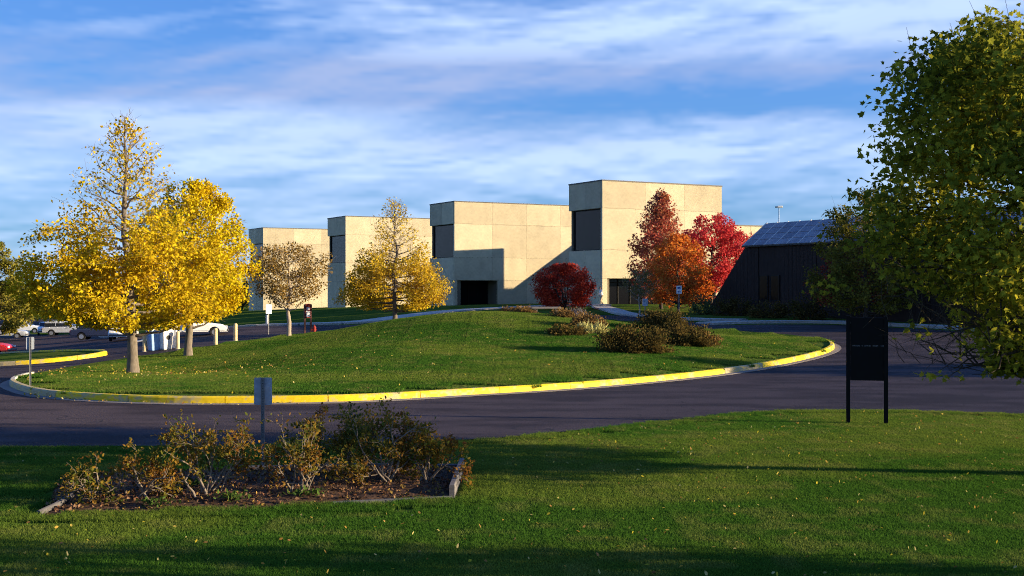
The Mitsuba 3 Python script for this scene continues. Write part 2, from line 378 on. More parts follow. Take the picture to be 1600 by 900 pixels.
# ------------------------------------------------------------------ building of four concrete towers
UA = math.radians(29.0)
U = np.array([-math.sin(UA), math.cos(UA)]); TT = np.array([math.cos(UA), math.sin(UA)])
ZR = [14.0, 11.35, 7.25, 4.45]           # panel rows
def tower(C0, length, side, zb, label, cols, entry=None, name="concrete_tower"):
    t = thing(name, label, "building", "sawtooth concrete towers")
    M = frame((C0[0], C0[1], 0), TT, U)
    W = lambda *b: put(box(*b), M)
    zb0 = zb - 1.0
    e0, e1, ez = entry if entry else (0, 0, zb0)
    # solid core, set back behind the cladding; the entrance is a real recess
    parts = [W(1.0, length - 0.2, 0.3, side - 0.2, ez if entry else zb0, 13.8)]
    if entry:
        parts += [W(1.0, max(e0, 1.01), 0.3, side - 0.2, zb0, ez), W(e1, length - 0.2, 0.3, side - 0.2, zb0, ez), W(max(e0, 1.01), e1, 3.0, side - 0.2, zb0, ez)]
    parts += [W(0.3, length, side - 0.2, side, zb0, 13.85), W(length - 0.2, length, 0.3, side - 0.2, zb0, 13.85)]
    parts += [W(0.45, 1.0, 0.3, side - 0.2, zb0, ZR[2] - 0.04), W(0.45, 1.0, 0.3, side - 0.2, ZR[1] + 0.04, 13.8)]
    obj("wall", cat(*parts), "mat_joint", t)
    rng = np.random.default_rng(int(length * 100 + C0[1]))
    mats = ["mat_concrete_wall", "mat_concrete_wall_b", "mat_concrete_wall_c"]
    rows = list(zip(ZR[:-1], ZR[1:])) + [(ZR[3], zb0)]
    g = 0.010
    for zt, z0 in rows:                                              # sunlit face panels
        for c in range(cols):
            a, b = 0.3 + (length - 0.3) * c / cols, 0.3 + (length - 0.3) * (c + 1) / cols
            if c == 0: a = 0.0
            top, bot = zt - g, z0 + g
            if entry and zt <= ez + 0.2:
                if b <= e0 + .05 or a >= e1 - .05: pass
                else:
                    if a < e0 - 0.1: b = e0
                    elif b > e1 + 0.1: a = e1
                    else: continue
            obj("panel", W(a + g, b - g, 0.0, 0.28, bot, top), mats[rng.integers(3)], t)
    for zt, z0 in ((ZR[0], ZR[1]), (ZR[2], ZR[3]), (ZR[3], zb0)):        # shaded side panels, two wide
        for a, b in ((0.30, side / 2), (side / 2, side)):
            obj("panel", W(0.0, 0.43, a + g, b - g, z0 + g, zt - g), mats[rng.integers(3)], t)
    # the big window in the side
    w = obj("window", W(0.5, 0.53, 0.3, side - 0.2, ZR[2] + 0.02, ZR[1] - 0.02), "mat_dark_glass", t)
    fr = [W(0.40, 0.49, 0.3 + (side - 0.7) * k / 2, 0.38 + (side - 0.7) * k / 2, ZR[2] + 0.02, ZR[1] - 0.02) for k in (0, 2)] + [W(0.41, 0.485, 0.385, side - 0.4, z, z + 0.07) for z in (ZR[2] + 0.02, ZR[1] - 0.1)]
    obj("frame", cat(*fr), "mat_mullion", w)
    obj("coping", W(-0.05, length + 0.05, -0.05, side + 0.05, 14.0, 14.12), "mat_coping", t)
    if entry:
        d = obj("entrance", W(e0 + 0.05, e1 - 0.05, 2.7, 2.74, zb0, ez - 0.05), "mat_dark_glass", t)
        n = max(2, int((e1 - e0) / 1.4))
        fr = [W(e0 + 0.05 + (e1 - e0 - 0.16) * k / n, e0 + 0.11 + (e1 - e0 - 0.16) * k / n, 2.60, 2.69, zb0, ez - 0.05) for k in range(n + 1)] + [W(e0 + 0.2, e1 - 0.2, 2.62, 2.68, zb + 2.1, zb + 2.18)]
        obj("frame", cat(*fr), "mat_mullion", d)
        obj("soffit", W(e0, e1, 0.3, 2.98, ez - 0.04, ez - 0.005), "mat_concrete_wall_b", t)
    return t
C1, C2, C3, C4 = P(941, 450, 119), P(710, 450, 148), P(540, 450, 178.5), P(411, 450, 212.7)
tower(C1, 14.8, 6.2, 1.9, "tallest pale concrete tower with large dark side window behind the red trees", 3, (0.6, 14.0, 4.45))
tower(C2, 20.0, 7.0, 1.5, "second pale concrete tower left of the tallest, with dark ground level entrance", 4, (0.4, 6.0, 4.45))
tower(C3, 16.0, 7.5, 0.9, "third pale concrete tower behind the golden tree", 3)
tower(C4, 16.0, 8.5, 0.0, "farthest and lowest looking concrete tower behind the brown tree", 3)

# lower wings behind the towers: they throw the stepped and slanting shadow on the second tower's face
def prism(profile, x0, x1):
    """profile in (y, z), extruded along x"""
    m = trimesh.creation.extrude_polygon(sg.Polygon(profile), x1 - x0, engine="earcut")
    v = m.vertices.copy(); m.vertices = np.stack([x0 + v[:, 2], v[:, 0], v[:, 1]], -1); m.fix_normals()
    return m
def cast(px, py, xc):
    """point on the second tower's sunlit face under the pixel, carried towards the sun to the plane x = xc"""
    k = (px - 800) / F
    m = (k * C2[1] - C2[0]) / (TT[0] - k * TT[1])
    w = np.array([C2[0] + TT[0] * m, C2[1] + TT[1] * m, 0]); w[2] = EYE + (450 - py) / F * w[1]
    d = (xc - w[0]) / SUN[0]
    return w[1] + SUN[1] * d, w[2] + SUN[2] * d
XC = 13.0
ya, za = cast(713, 388, XC); yb, zb_ = cast(786, 388, XC); yc, zc = cast(800, 452, XC); yd, zd = cast(892, 384, XC)
rw = thing("rear_wing", "stepped and slanting concrete wing wall behind the tallest tower", "building")
obj("wall", prism([(ya - 1.5, 0), (yb, 0), (yb, zb_), (ya - 1.5, za)], XC, XC + 0.5), "mat_concrete_wall_b", rw)
obj("sloping_wall", prism([(yb + 0.003, 0), (yd + 4.0, 0), (yd + 4.0, zd + (zd - zc) / (yd - yc) * 1.0), (yd + 1.0, zd + (zd - zc) / (yd - yc) * 1.0), (yc, zc), (yb + 0.003, zc)], XC, XC + 0.5), "mat_concrete_wall", rw)
rh = thing("rear_hall", "pale concrete hall with flat roof behind the dark building", "building")
Mh = frame((C1[0] + TT[0] * 15.0 + U[0] * 1.5, C1[1] + TT[1] * 15.0 + U[1] * 1.5, 0), TT, U)
obj("wall", put(box(0.2, 34, 0.3, 9, 0, 10.0), Mh), "mat_joint", rh)
for c in range(7):
    for z0, z1 in ((0.5, 5.2), (5.2, 10.1)):
        obj("panel", put(box(34 * c / 7 + 0.02, 34 * (c + 1) / 7 - 0.02, 0, 0.28, z0 + 0.02, z1 - 0.02), Mh), "mat_concrete_wall_c", rh)
obj("coping", put(box(-0.05, 34.1, -0.05, 9.1, 10.1, 10.22), Mh), "mat_coping", rh)

# ------------------------------------------------------------------ dark building on the right
def siding(p, n, uv):
    s = p.x * U[0] + p.y * U[1]
    a = noise(s * 40.0, p.z * 1.5, 0.0); b = fbm(s * 0.7, p.z * 0.7, 0.0, 3)
    return mi.Color3f(0.026, 0.015, 0.011) * (0.5 + 0.6 * a + 0.5 * b)
princ("mat_siding", proc(siding), 0.8)
princ("mat_roof_panel", proc(lambda p, n, uv: mix((0.20, 0.20, 0.24), (0.32, 0.32, 0.36), fbm(p.x * 1.3, p.y * 1.3, p.z * 1.3, 3))), 0.55, specular=0.3)
princ("mat_roof_panel_b", proc(lambda p, n, uv: mix((0.16, 0.16, 0.20), (0.26, 0.26, 0.30), fbm(p.x * 1.3, p.y * 1.3, p.z * 1.3, 3))), 0.55, specular=0.3)
princ("mat_seam", (0.55, 0.54, 0.52), 0.45)
db = thing("dark_building", "low dark brown building with slanting end and panelled roof", "building")
O = np.array([19.4, 92.0]) + U * 2.66
Md = frame((O[0], O[1], 0), TT, -U)          # local x into the building, y towards the camera along the front
LEN, EAVE = 30.0, 6.85
# front wall with the slanting far end as one profile, then vertical boards on it
prof = [(-5.9, 0.5), (LEN, 0.5), (LEN, EAVE), (0, EAVE)]
wall = trimesh.creation.extrude_polygon(sg.Polygon(prof), 0.3, engine="earcut"); v = wall.vertices.copy(); wall.vertices = np.stack([0.1 + v[:, 2], v[:, 0], v[:, 1]], -1)
wall.fix_normals(); obj("wall", cat(put(wall, Md), put(box(0.4, 9, 0, LEN, 0.5, EAVE - 0.2), Md)), "mat_siding", db)
rng = np.random.default_rng(4)
WIN = [(1.6, 2.5), (2.9, 3.8), (8.0, 9.2), (9.6, 10.8), (14, 15.2), (15.6, 16.8), (21, 22.2), (22.6, 23.8)]
y = -5.7
while y < LEN - 0.3:
    w = 0.42
    if not any(a - 0.36 < y < b - 0.03 for a, b in WIN):
        zt = EAVE - 0.06 if y > 0.1 else 0.5 + (EAVE - 0.5) * (y + 5.9) / 5.9 - 0.05
        if zt > 1.4: obj("board", put(box(0.06 - 0.02 * rng.random(), 0.1, y + 0.015, y + w - 0.015, 0.6, zt), Md), "mat_siding", db)
    y += w
for a, b in WIN:
    w_ = obj("window", put(box(0.03, 0.06, a, b, 2.6, 4.4), Md), "mat_dark_glass", db)
    obj("frame", put(cat(box(0.0, 0.10, a - 0.06, a, 2.54, 4.46), box(0.0, 0.10, b, b + 0.06, 2.54, 4.46), box(0.005, 0.10, a, b, 2.54, 2.6), box(0.005, 0.10, a, b, 4.4, 4.46)), Md), "mat_mullion", w_)
RUN, RISE = 2.2, 1.65
sl = math.hypot(RUN, RISE)
Mr = np.eye(4); Mr[:3, 0] = (RUN / sl, 0, RISE / sl); Mr[:3, 2] = (-RISE / sl, 0, RUN / sl); Mr[:3, 3] = (-0.25, 0, EAVE - 0.1)
Mr = Md @ Mr
rf = obj("roof", put(box(0, sl + 0.3, -0.2, LEN + 0.2, -0.12, 0.0), Mr), "mat_coping", db)
for r in range(4):
    for c in range(24):
        w, h = 1.24, (sl + 0.25) / 4
        obj("panel", put(box(r * h + 0.03, (r + 1) * h - 0.03, c * w + 0.03, (c + 1) * w - 0.03, 0.002, 0.035 + 0.006 * rng.random()), Mr), ["mat_roof_panel", "mat_roof_panel_b"][int(rng.random() < 0.35)], rf)
obj("seams", cat(*[put(box(0.0, sl + 0.3, c * 1.24 - 0.04, c * 1.24 + 0.04, 0.003, 0.062), Mr) for c in range(25)]), "mat_seam", rf)
obj("rake_wall", put(prism([(0, EAVE - .2), (0.001, EAVE - .2), (0.001, EAVE), (0, EAVE)], 0, 0.001), Md), "mat_siding", db) if False else None
gb = trimesh.creation.extrude_polygon(sg.Polygon([(0.0, EAVE - 0.25), (RUN, EAVE - 0.25), (RUN, EAVE + RISE - 0.25), (0.0, EAVE - 0.2)]), 0.12, engine="earcut"); v = gb.vertices.copy(); gb.vertices = np.stack([v[:, 0], v[:, 2] + 0.003, v[:, 1]], -1); gb.fix_normals()
obj("gable", put(gb, Md), "mat_concrete_wall_b", db)
obj("upper_wall", put(box(RUN, 9, 0.05, LEN, EAVE - 0.2, EAVE + RISE - 0.2), Md), "mat_siding", db)

# ------------------------------------------------------------------ foliage
def leaf_mat(name, trans=0.55, rough=0.55, spec=0.25):
    return bsdf(name, {"type": "principledthin", "base_color": {"type": "mesh_attribute", "name": "vertex_color"}, "roughness": rough, "spec_trans": 0.0, "diff_trans": trans, "eta": 1.4})
leaf_mat("mat_leaf", 0.5)
leaf_mat("mat_leaf_glossy", 0.9, 0.38, 0.4)
def bark_fn(a, b, sc=1.0):
    def fn(p, n, uv):
        r = noise(p.x * 40 * sc, p.y * 40 * sc, p.z * 7 * sc); q_ = fbm(p.x * 5, p.y * 5, p.z * 2, 3)
        return mix(a, b, 0.55 * r + 0.45 * q_)
    return fn
princ("mat_bark_grey", proc(bark_fn((0.085, 0.068, 0.052), (0.27, 0.225, 0.175))), 0.9)
princ("mat_bark_dark", proc(bark_fn((0.028, 0.022, 0.017), (0.085, 0.065, 0.048))), 0.9)
princ("mat_bark_pale", proc(bark_fn((0.20, 0.16, 0.12), (0.46, 0.38, 0.29))), 0.9)

princ("mat_bark_stem", proc(bark_fn((0.11, 0.085, 0.065), (0.30, 0.245, 0.19))), 0.9)
DIAMOND = (np.array([[0, 0, 0], [-.36, .42, .06], [0, 1, 0], [.36, .42, .06]]), np.array([[0, 3, 2], [0, 2, 1]]))
_m = [(0, 0), (.20, .10), (.48, .08), (.34, .32), (.52, .56), (.22, .58), (0, 1.0), (-.22, .58), (-.52, .56), (-.34, .32), (-.48, .08), (-.20, .10)]
MAPLE = (np.array([[x, y, 0.14 * abs(x)] for x, y in _m] + [[0, .34, -0.02]]), np.array([[12, k, (k + 1) % 12] for k in range(12)]))
NEEDLE = (np.array([[-.13, 0, 0], [.13, 0, 0], [0, 1, 0]]), np.array([[0, 1, 2]]))
OVAL = (np.array([[0, 0, 0], [-.26, .3, .05], [-.22, .7, .04], [0, 1, 0], [.22, .7, .04], [.26, .3, .05]]), np.array([[0, 5, 4], [0, 4, 3], [0, 3, 2], [0, 2, 1]]))

def leaves(pos, size, col, shape, rng, axis_dir=None, spread=1.0):
    """many leaves as one mesh: (mesh, vertex colours)"""
    n = len(pos)
    d = rng.normal(size=(n, 3)) * spread
    if axis_dir is not None: d = d + axis_dir
    d /= np.linalg.norm(d, axis=1, keepdims=True) + 1e-9
    up = rng.normal(size=(n, 3)) * 0.75 + np.array([0, 0, 1.0])
    e = np.cross(up, d); e /= np.linalg.norm(e, axis=1, keepdims=True) + 1e-9
    g = np.cross(d, e)
    v0, f0 = shape
    s = np.broadcast_to(size, (n,))[:, None, None]
    v = pos[:, None] + s * (v0[None, :, 0:1] * e[:, None] + v0[None, :, 1:2] * d[:, None] + v0[None, :, 2:3] * g[:, None])
    f = f0[None] + (np.arange(n) * len(v0))[:, None, None]
    return trimesh.Trimesh(v.reshape(-1, 3), f.reshape(-1, 3), process=False), np.repeat(col, len(v0), 0)

def pick(pal, pos, rng, scale=0.8, seed=0):
    """a leaf colour from a palette: patches by noise, and leaf to leaf"""
    pal = np.asarray(pal, float)
    n = meshkit.fbm(pos * scale, 3, seed)
    n = (n - n.min()) / (np.ptp(n) + 1e-9)
    k = np.clip(n * 0.65 + rng.random(len(pos)) * 0.35, 0, 0.999) * (len(pal) - 1)
    i = np.floor(k).astype(int); t = (k - i)[:, None]
    return (pal[i] * (1 - t) + pal[i + 1] * t) * rng.uniform(0.7, 1.2, (len(pos), 1))

def curve(a, b, rng, sag=0.0, wob=0.05, n=6):
    t = np.linspace(0, 1, n)[:, None]
    p = a + (b - a) * t
    L_ = np.linalg.norm(b - a)
    w = rng.normal(size=(n, 3)) * wob * L_ * np.sin(np.pi * t)
    w[:, 2] += (sag * L_ * np.sin(np.pi * t))[:, 0]
    return p + w

def make_tree(name, label, base, H, z0, prof, R, trunk_r, n_limb, n_leaf, lsize, pal, seed, bark="mat_bark_grey", shape=DIAMOND, dens=None, rise=0.55, leafmat="mat_leaf",
              spread=0.16, stems=1, group=None, squash=1.0, lean=(0, 0), cat_="tree", colfn=None, gaps=0.36, twig=1.0, limb_keep=None, subs=6, droop=0.0, low=1.0, reach=1.12, offset=(0, 0)):
    """trunk, limbs that reach for the crown's envelope prof(t) * R, branches and twigs off the limbs, leaves along the twigs"""
    rng = np.random.default_rng(seed)
    base = np.asarray(base, float)
    key = thing(name, label, cat_, group)
    tk, br = Tubes(9), Tubes(5)
    top = base + np.array([lean[0], lean[1], H * 0.96])
    env = lambda z: np.interp((z - z0) / (H - z0), *prof) * R
    axes = []
    for s_ in range(stems):
        b0 = base + (0 if stems == 1 else 1) * np.array([rng.normal() * 0.12, rng.normal() * 0.12, 0]); b0[2] -= 0.25
        tp = top if stems == 1 else base + np.array([rng.normal() * R * .35, rng.normal() * R * .35, H * rng.uniform(.75, .95)])
        c = curve(b0, tp, rng, 0, 0.012, 12)
        c[:2, :2] = b0[:2] + (c[:2, :2] - b0[:2]) * 0.5
        r = trunk_r * (1 - np.linspace(0, 1, 12)) ** 0.8 + 0.012; r[0] *= 1.35
        tk.add(c, r); axes.append(c)
    tips = []
    for i in range(n_limb):
        c = axes[i % stems]
        u = (i + 0.5) / n_limb
        zs = z0 * 0.75 + (H * 0.92 - z0 * 0.75) * u ** 1.1
        st = np.array([np.interp(zs + base[2], c[:, 2], c[:, k]) for k in range(3)])
        az = i * 2.399963 + rng.normal() * 0.35
        for _ in range(3):
            ln = R * rng.uniform(0.6, 1.0)
            room = H * 0.985 - zs; ze = max(z0 + 0.05, zs + room * (1 - math.exp(-max(0.0, rise * (low + (1 - low) * u) * ln * rng.uniform(0.4, 1.2) + 0.2 * u - droop * (1 - u) * 1.5) / room)))
            rr = env(max(ze, z0 + 0.05)) * rng.uniform(0.82, 1.0)
            if rr > 0.15: break
        end = np.array([base[0] + lean[0] * ze / H + offset[0] * u + math.cos(az) * rr, base[1] + lean[1] * ze / H + math.sin(az) * rr * squash, base[2] + ze])
        if limb_keep is not None and not limb_keep(end, rng): continue
        cv = curve(st, end, rng, -0.07 if reach > 1 else 0.03, 0.03, 7)
        r0 = max(0.018, trunk_r * 0.36 * (1 - u) ** 0.7 + 0.012)
        nb = 6 if reach > 1 else 5; br.add(cv[:nb], np.linspace(r0, 0.008, nb))
        for j in range(subs):
            tt = 0.25 + 0.75 * (j + rng.random()) / subs
            s0 = np.array([np.interp(tt, np.linspace(0, 1, 7), cv[:, k]) for k in range(3)])
            dirv = (end - st) / (np.linalg.norm(end - st) + 1e-9) + rng.normal(size=3) * 0.75 + np.array([0, 0, 0.25 - droop])
            dirv /= np.linalg.norm(dirv)
            l2 = np.linalg.norm(end - st) * rng.uniform(0.18, 0.42) * (1.1 - 0.5 * tt) + 0.15 * (1 - 0.7 * u)
            e2 = s0 + dirv * l2
            c2 = curve(s0, e2, rng, 0.03, 0.05, 4)
            zz_ = min(max(e2[2] - base[2], z0), H); lim = env(zz_) * reach + 0.15
            if np.hypot(e2[0] - base[0] - lean[0] * zz_ / H, (e2[1] - base[1] - lean[1] * zz_ / H) / squash) > lim or e2[2] - base[2] > H * 1.03 or e2[2] - base[2] < z0 * 0.88: continue
            br.add(c2, np.linspace(max(r0 * 0.4 * (1 - tt) + 0.005, 0.007), 0.004, 4))
            tips.append((s0, e2))
            for _ in range(2):
                a = s0 + (e2 - s0) * rng.uniform(0.3, 1)
                b = a + (dirv + rng.normal(size=3) * 0.8) * l2 * 0.5 * twig
                if b[2] - base[2] < z0 * 0.88 or np.hypot(*(b - base)[:2] - np.asarray(lean) * zz_ / H) > lim: continue
                br.add(np.stack([a, (a + b) / 2, b]), [0.005, 0.004, 0.003]); tips.append((a, b))
        tips.append((cv[3], end))
    A = np.array([t[0] for t in tips]); B = np.array([t[1] for t in tips])
    w = np.linalg.norm(B - A, axis=1); pool = rng.choice(len(A), n_leaf * 3, p=w / w.sum())
    pos = A[pool] + (B - A)[pool] * rng.random((len(pool), 1)) ** 0.7 + rng.normal(size=(len(pool), 3)) * spread
    zz = pos[:, 2] - base[2]
    cen = base[:2] + np.outer(zz / H, np.asarray(lean))
    rad = np.hypot(pos[:, 0] - cen[:, 0] - offset[0] * np.clip(zz / H, 0, 1), (pos[:, 1] - cen[:, 1]) / squash)
    clump = meshkit.fbm(pos * (1.5 / max(R, 1)) * 1.3 + seed, 3, seed)
    keep = (zz > z0 * 0.9) & (zz < H * 1.02) & (rad < env(np.clip(zz, z0, H)) * (0.82 + 0.52 * meshkit.fbm(pos * (2.6 / R) + 9.0, 2, seed + 7)) + 0.1) & (clump > gaps)
    if dens is not None: keep &= rng.random(len(pos)) < np.interp((zz - z0) / (H - z0), *dens)
    pos = pos[keep][:n_leaf]
    col = pick(pal, pos, rng, 0.5, seed + 3) if colfn is None else colfn(pos, rng)
    sz = lsize * rng.uniform(0.65, 1.25, len(pos))
    out = np.column_stack([pos[:, :2] - base[:2], np.zeros(len(pos)) - 0.6 * R]) / R * 0.6
    m, cl = leaves(pos, sz, col, shape, rng, out)
    obj("trunk", tk.mesh(), bark, key, True)
    obj("branches", br.mesh(), bark, key, True)
    obj("crown", m, leafmat, key, False, color=cl)
    return key

PYR = ([0, .06, .2, .4, .7, .9, 1], [.55, .9, 1.0, .82, .44, .2, .05])
ROUND = ([0, .08, .3, .55, .8, .95, 1], [.45, .78, 1, .92, .62, .3, .1])
COL = ([0, .1, .35, .6, .85, 1], [.5, .85, 1, .8, .45, .08])
VASE = ([0, .15, .5, .8, .95, 1], [.25, .6, 1, .95, .6, .25])
GOLD = [(0.20, 0.23, 0.015), (0.50, 0.40, 0.018), (0.66, 0.48, 0.018), (0.60, 0.38, 0.018), (0.30, 0.29, 0.02)]
GOLD2 = [(0.24, 0.31, 0.018), (0.56, 0.48, 0.016), (0.72, 0.55, 0.016), (0.66, 0.45, 0.014), (0.34, 0.37, 0.018)]
ta = on(208, 584); tb = on(294, 557)
make_tree("linden_tree", "tallest yellow tree at the left of the island, its top half bare", ta, 10.7, 2.0, PYR, 4.35, 0.21, 62, 36000, 0.142, GOLD, 11,
          dens=([0, .30, .44, .6, 1], [1, .85, .25, .07, .07]), rise=0.75, low=0.12, gaps=0.36, lean=(-0.35, 0), group="yellow lindens on the island")
make_tree("linden_tree", "full bright yellow tree just right of the tallest yellow tree", tb, 8.75, 1.85, ROUND, 3.15, 0.19, 56, 36000, 0.145, GOLD2, 12, rise=0.6, low=0.1, gaps=0.33, group="yellow lindens on the island", lean=(0.3, 0))
tc = on(617, 500, 76)
make_tree("linden_tree", "golden pyramid shaped tree on the crest of the mound in front of the third tower", tc, 7.95, 1.0, ([0, .05, .2, .4, .62, .85, 1], [.6, .95, 1.0, .8, .5, .28, .08]), 3.55, 0.15, 60, 25000, 0.132, [(0.44, 0.32, 0.03), (0.60, 0.43, 0.03), (0.68, 0.48, 0.03), (0.52, 0.32, 0.03), (0.34, 0.26, 0.05)], 13,
          dens=([0, .33, .46, .6, 1], [1, .8, .28, .09, .09]), rise=0.6, low=0.1, gaps=0.26, group="yellow lindens on the island", bark="mat_bark_grey")
td = on(451, 526)
make_tree("brown_tree", "half bare brown leaved tree with pale forking trunk in front of the farthest tower", td, 5.55, 1.9, VASE, 2.75, 0.13, 32, 8500, 0.125, [(0.16, 0.11, 0.03), (0.30, 0.19, 0.05), (0.36, 0.22, 0.05), (0.20, 0.12, 0.04)], 14,
          dens=([0, .5, 1], [1, .9, .5]), rise=0.8, gaps=0.36, bark="mat_bark_pale")
OLIVE = [(0.10, 0.13, 0.025), (0.22, 0.21, 0.03), (0.30, 0.25, 0.04), (0.16, 0.17, 0.03)]
make_tree("olive_tree", "olive green tree at the left edge behind the parked cars", on(-12, 500, 118), 9.8, 0.8, ROUND, 4.2, 0.22, 44, 15000, 0.26, OLIVE, 15, rise=0.6, low=0.2, gaps=0.3)
CRIM = [(0.46, 0.040, 0.050), (0.62, 0.060, 0.070), (0.70, 0.09, 0.085), (0.54, 0.10, 0.05)]
RUST = [(0.36, 0.09, 0.06), (0.54, 0.12, 0.085), (0.46, 0.19, 0.085), (0.62, 0.13, 0.09)]
ORNG = [(0.46, 0.10, 0.03), (0.72, 0.17, 0.035), (0.72, 0.29, 0.045), (0.60, 0.12, 0.035), (0.40, 0.26, 0.04)]
make_tree("red_tree", "tall narrow dark red tree in front of the tallest tower", on(1033, 482, 107), 10.4, 0.7, COL, 3.0, 0.15, 64, 12500, 0.22, RUST, 21, rise=1.5, gaps=0.3, bark="mat_bark_dark", dens=([0, 1], [1, .8]))
make_tree("red_tree", "crimson tree at the right end of the tallest tower", on(1112, 484, 111), 8.6, 1.0, VASE, 3.1, 0.14, 40, 12000, 0.22, CRIM, 22, rise=0.9, gaps=0.3, bark="mat_bark_dark")
make_tree("red_tree", "small red tree peeping over the slanting end of the dark building", on(1150, 484, 113), 7.4, 1.2, VASE, 2.4, 0.12, 26, 6000, 0.2, CRIM, 23, rise=0.9, gaps=0.3, bark="mat_bark_dark")
make_tree("orange_tree", "orange and gold tree in front of the narrow red tree", on(1060, 484, 101), 6.6, 0.4, ROUND, 3.0, 0.12, 44, 12000, 0.19, ORNG, 24, rise=0.6, gaps=0.3, bark="mat_bark_dark")
make_tree("red_shrub", "broad dark red shrub left of the walking person", on(882, 489, 104), 3.9, 0.1, ([0, .2, .5, .75, .93, 1], [.7, .9, 1, .92, .6, .3]), 2.6, 0.07, 44, 12000, 0.17, [(0.32, 0.026, 0.018), (0.48, 0.045, 0.025), (0.64, 0.09, 0.04), (0.42, 0.036, 0.02)], 25, rise=0.8, low=0.1, gaps=0.3, stems=5, cat_="shrub", bark="mat_bark_dark")
make_tree("sapling", "young green tree with thin pale trunk beside the person", on(999, 491, 93), 3.6, 1.3, VASE, 1.5, 0.06, 18, 1500, 0.13, [(0.10, 0.10, 0.03), (0.2, 0.16, 0.05), (0.14, 0.13, 0.04)], 26, rise=0.7, gaps=0.3, bark="mat_bark_pale", group=None)
# the big maple on the right: trunk just outside the frame
GREENY = [(0.055, 0.080, 0.014), (0.12, 0.145, 0.018), (0.30, 0.30, 0.03), (0.56, 0.50, 0.045), (0.46, 0.34, 0.045)]
mt = np.array([10.6, 22.6, 0]); mt[2] = Zb(mt[0], mt[1])
MAPLE_PROF = ([0, .083, .194, .333, .444, .54, .667, .83, .9, .97, 1], [.64, .84, .95, 1.02, 1.06, .84, .82, .76, .70, .50, .3])
make_tree("maple_tree", "big green and yellow maple overhanging the drive at the right edge", mt, 8.6, 2.0, MAPLE_PROF, 5.15, 0.24, 96, 52000, 0.125, GREENY, 31, bark="mat_bark_dark", shape=MAPLE, rise=0.6, low=0.12, gaps=0.42, reach=0.84, leafmat="mat_leaf_glossy", spread=0.17, subs=9)
make_tree("olive_tree", "dull green tree with a lit top, standing against the panelled roof left of the maple", on(1352, 0, 76), 8.6, 0.9, ROUND, 3.55, 0.15, 48, 17000, 0.17, [(0.075, 0.095, 0.02), (0.14, 0.14, 0.025), (0.22, 0.19, 0.03), (0.13, 0.12, 0.025)], 33, bark="mat_bark_dark", rise=0.6, low=0.1, gaps=0.33)
# trees just outside the frame whose long shadows cross the lawn and the drive
make_tree("roadside_tree", "tree standing beside the drive beyond the right edge", on(2600, 0, 46.5) if False else np.array([36.0, 46.0, float(Zb(36.0, 46.0))]), 6.0, 1.2, ROUND, 2.8, 0.16, 30, 6000, 0.22, OLIVE, 41, gaps=0.2)
make_tree("lawn_tree", "tree on the bank beyond the right edge, near the camera", np.array([14.0, 11.6, float(Zb(14.0, 11.6))]), 7.5, 0.8, ROUND, 3.0, 0.18, 36, 9000, 0.2, OLIVE, 42, gaps=0.2, stems=1)

def dome(name, label, base, rx, ry, h, n, lsize, pal, seed, shape=DIAMOND, stems=9, cat_="shrub", group=None, bark="mat_bark_dark", skirt=0.0, mat="mat_leaf", spiky=0.0):
    """a low mounded shrub: stems fanning out from the root, leaves in clumps near the outside"""
    rng = np.random.default_rng(seed)
    key = thing(name, label, cat_, group)
    tb_ = Tubes(5); n_st = stems * 5
    ends = []
    for i in range(n_st):
        a = rng.random() * 2 * np.pi; el = math.acos(rng.uniform(0.02, 1) ** 0.8)
        r = rng.uniform(0.78, 1.05) * (1 + 0.12 * math.sin(3 * a + seed))
        e = np.array([math.cos(a) * math.sin(el) * rx * r, math.sin(a) * math.sin(el) * ry * r, max(0.12, math.cos(el)) * h * r])
        x, y = base[0] + e[0], base[1] + e[1]
        e = np.array([x, y, float(Z(x, y)) + e[2]])
        b0 = np.array([base[0] + 0.35 * (x - base[0]), base[1] + 0.35 * (y - base[1]), 0]); b0[2] = float(Z(b0[0], b0[1])) - 0.05
        tb_.add(curve(b0, e, rng, 0.08, 0.05, 4), np.linspace(0.014, 0.004, 4)); ends.append((b0, e))
    ends = np.array(ends)
    k = rng.integers(0, n_st, n); t = rng.random(n) ** 0.45
    pos = ends[k, 0] + (ends[k, 1] - ends[k, 0]) * t[:, None] + rng.normal(size=(n, 3)) * np.array([0.13, 0.13, 0.09]) * max(rx, 0.5) * 0.8
    pos[:, 2] = np.maximum(pos[:, 2], base[2] + 0.02 + 0.0 * pos[:, 2])
    out = (pos - base) / np.array([rx, ry, h]) * (0.8 + spiky) + np.array([0, 0, 0.5 + spiky])
    m, cl = leaves(pos, lsize * rng.uniform(0.6, 1.3, n), pick(pal, pos, rng, 1.6, seed), shape, rng, out, 0.7)
    obj("stems", tb_.mesh(), bark, key, True)
    obj("foliage", m, mat, key, False, color=cl)
    return key
JUN = [(0.055, 0.050, 0.015), (0.10, 0.082, 0.024), (0.15, 0.098, 0.030), (0.075, 0.070, 0.018)]
BRN = [(0.12, 0.075, 0.030), (0.22, 0.13, 0.045), (0.28, 0.17, 0.06), (0.16, 0.10, 0.035)]
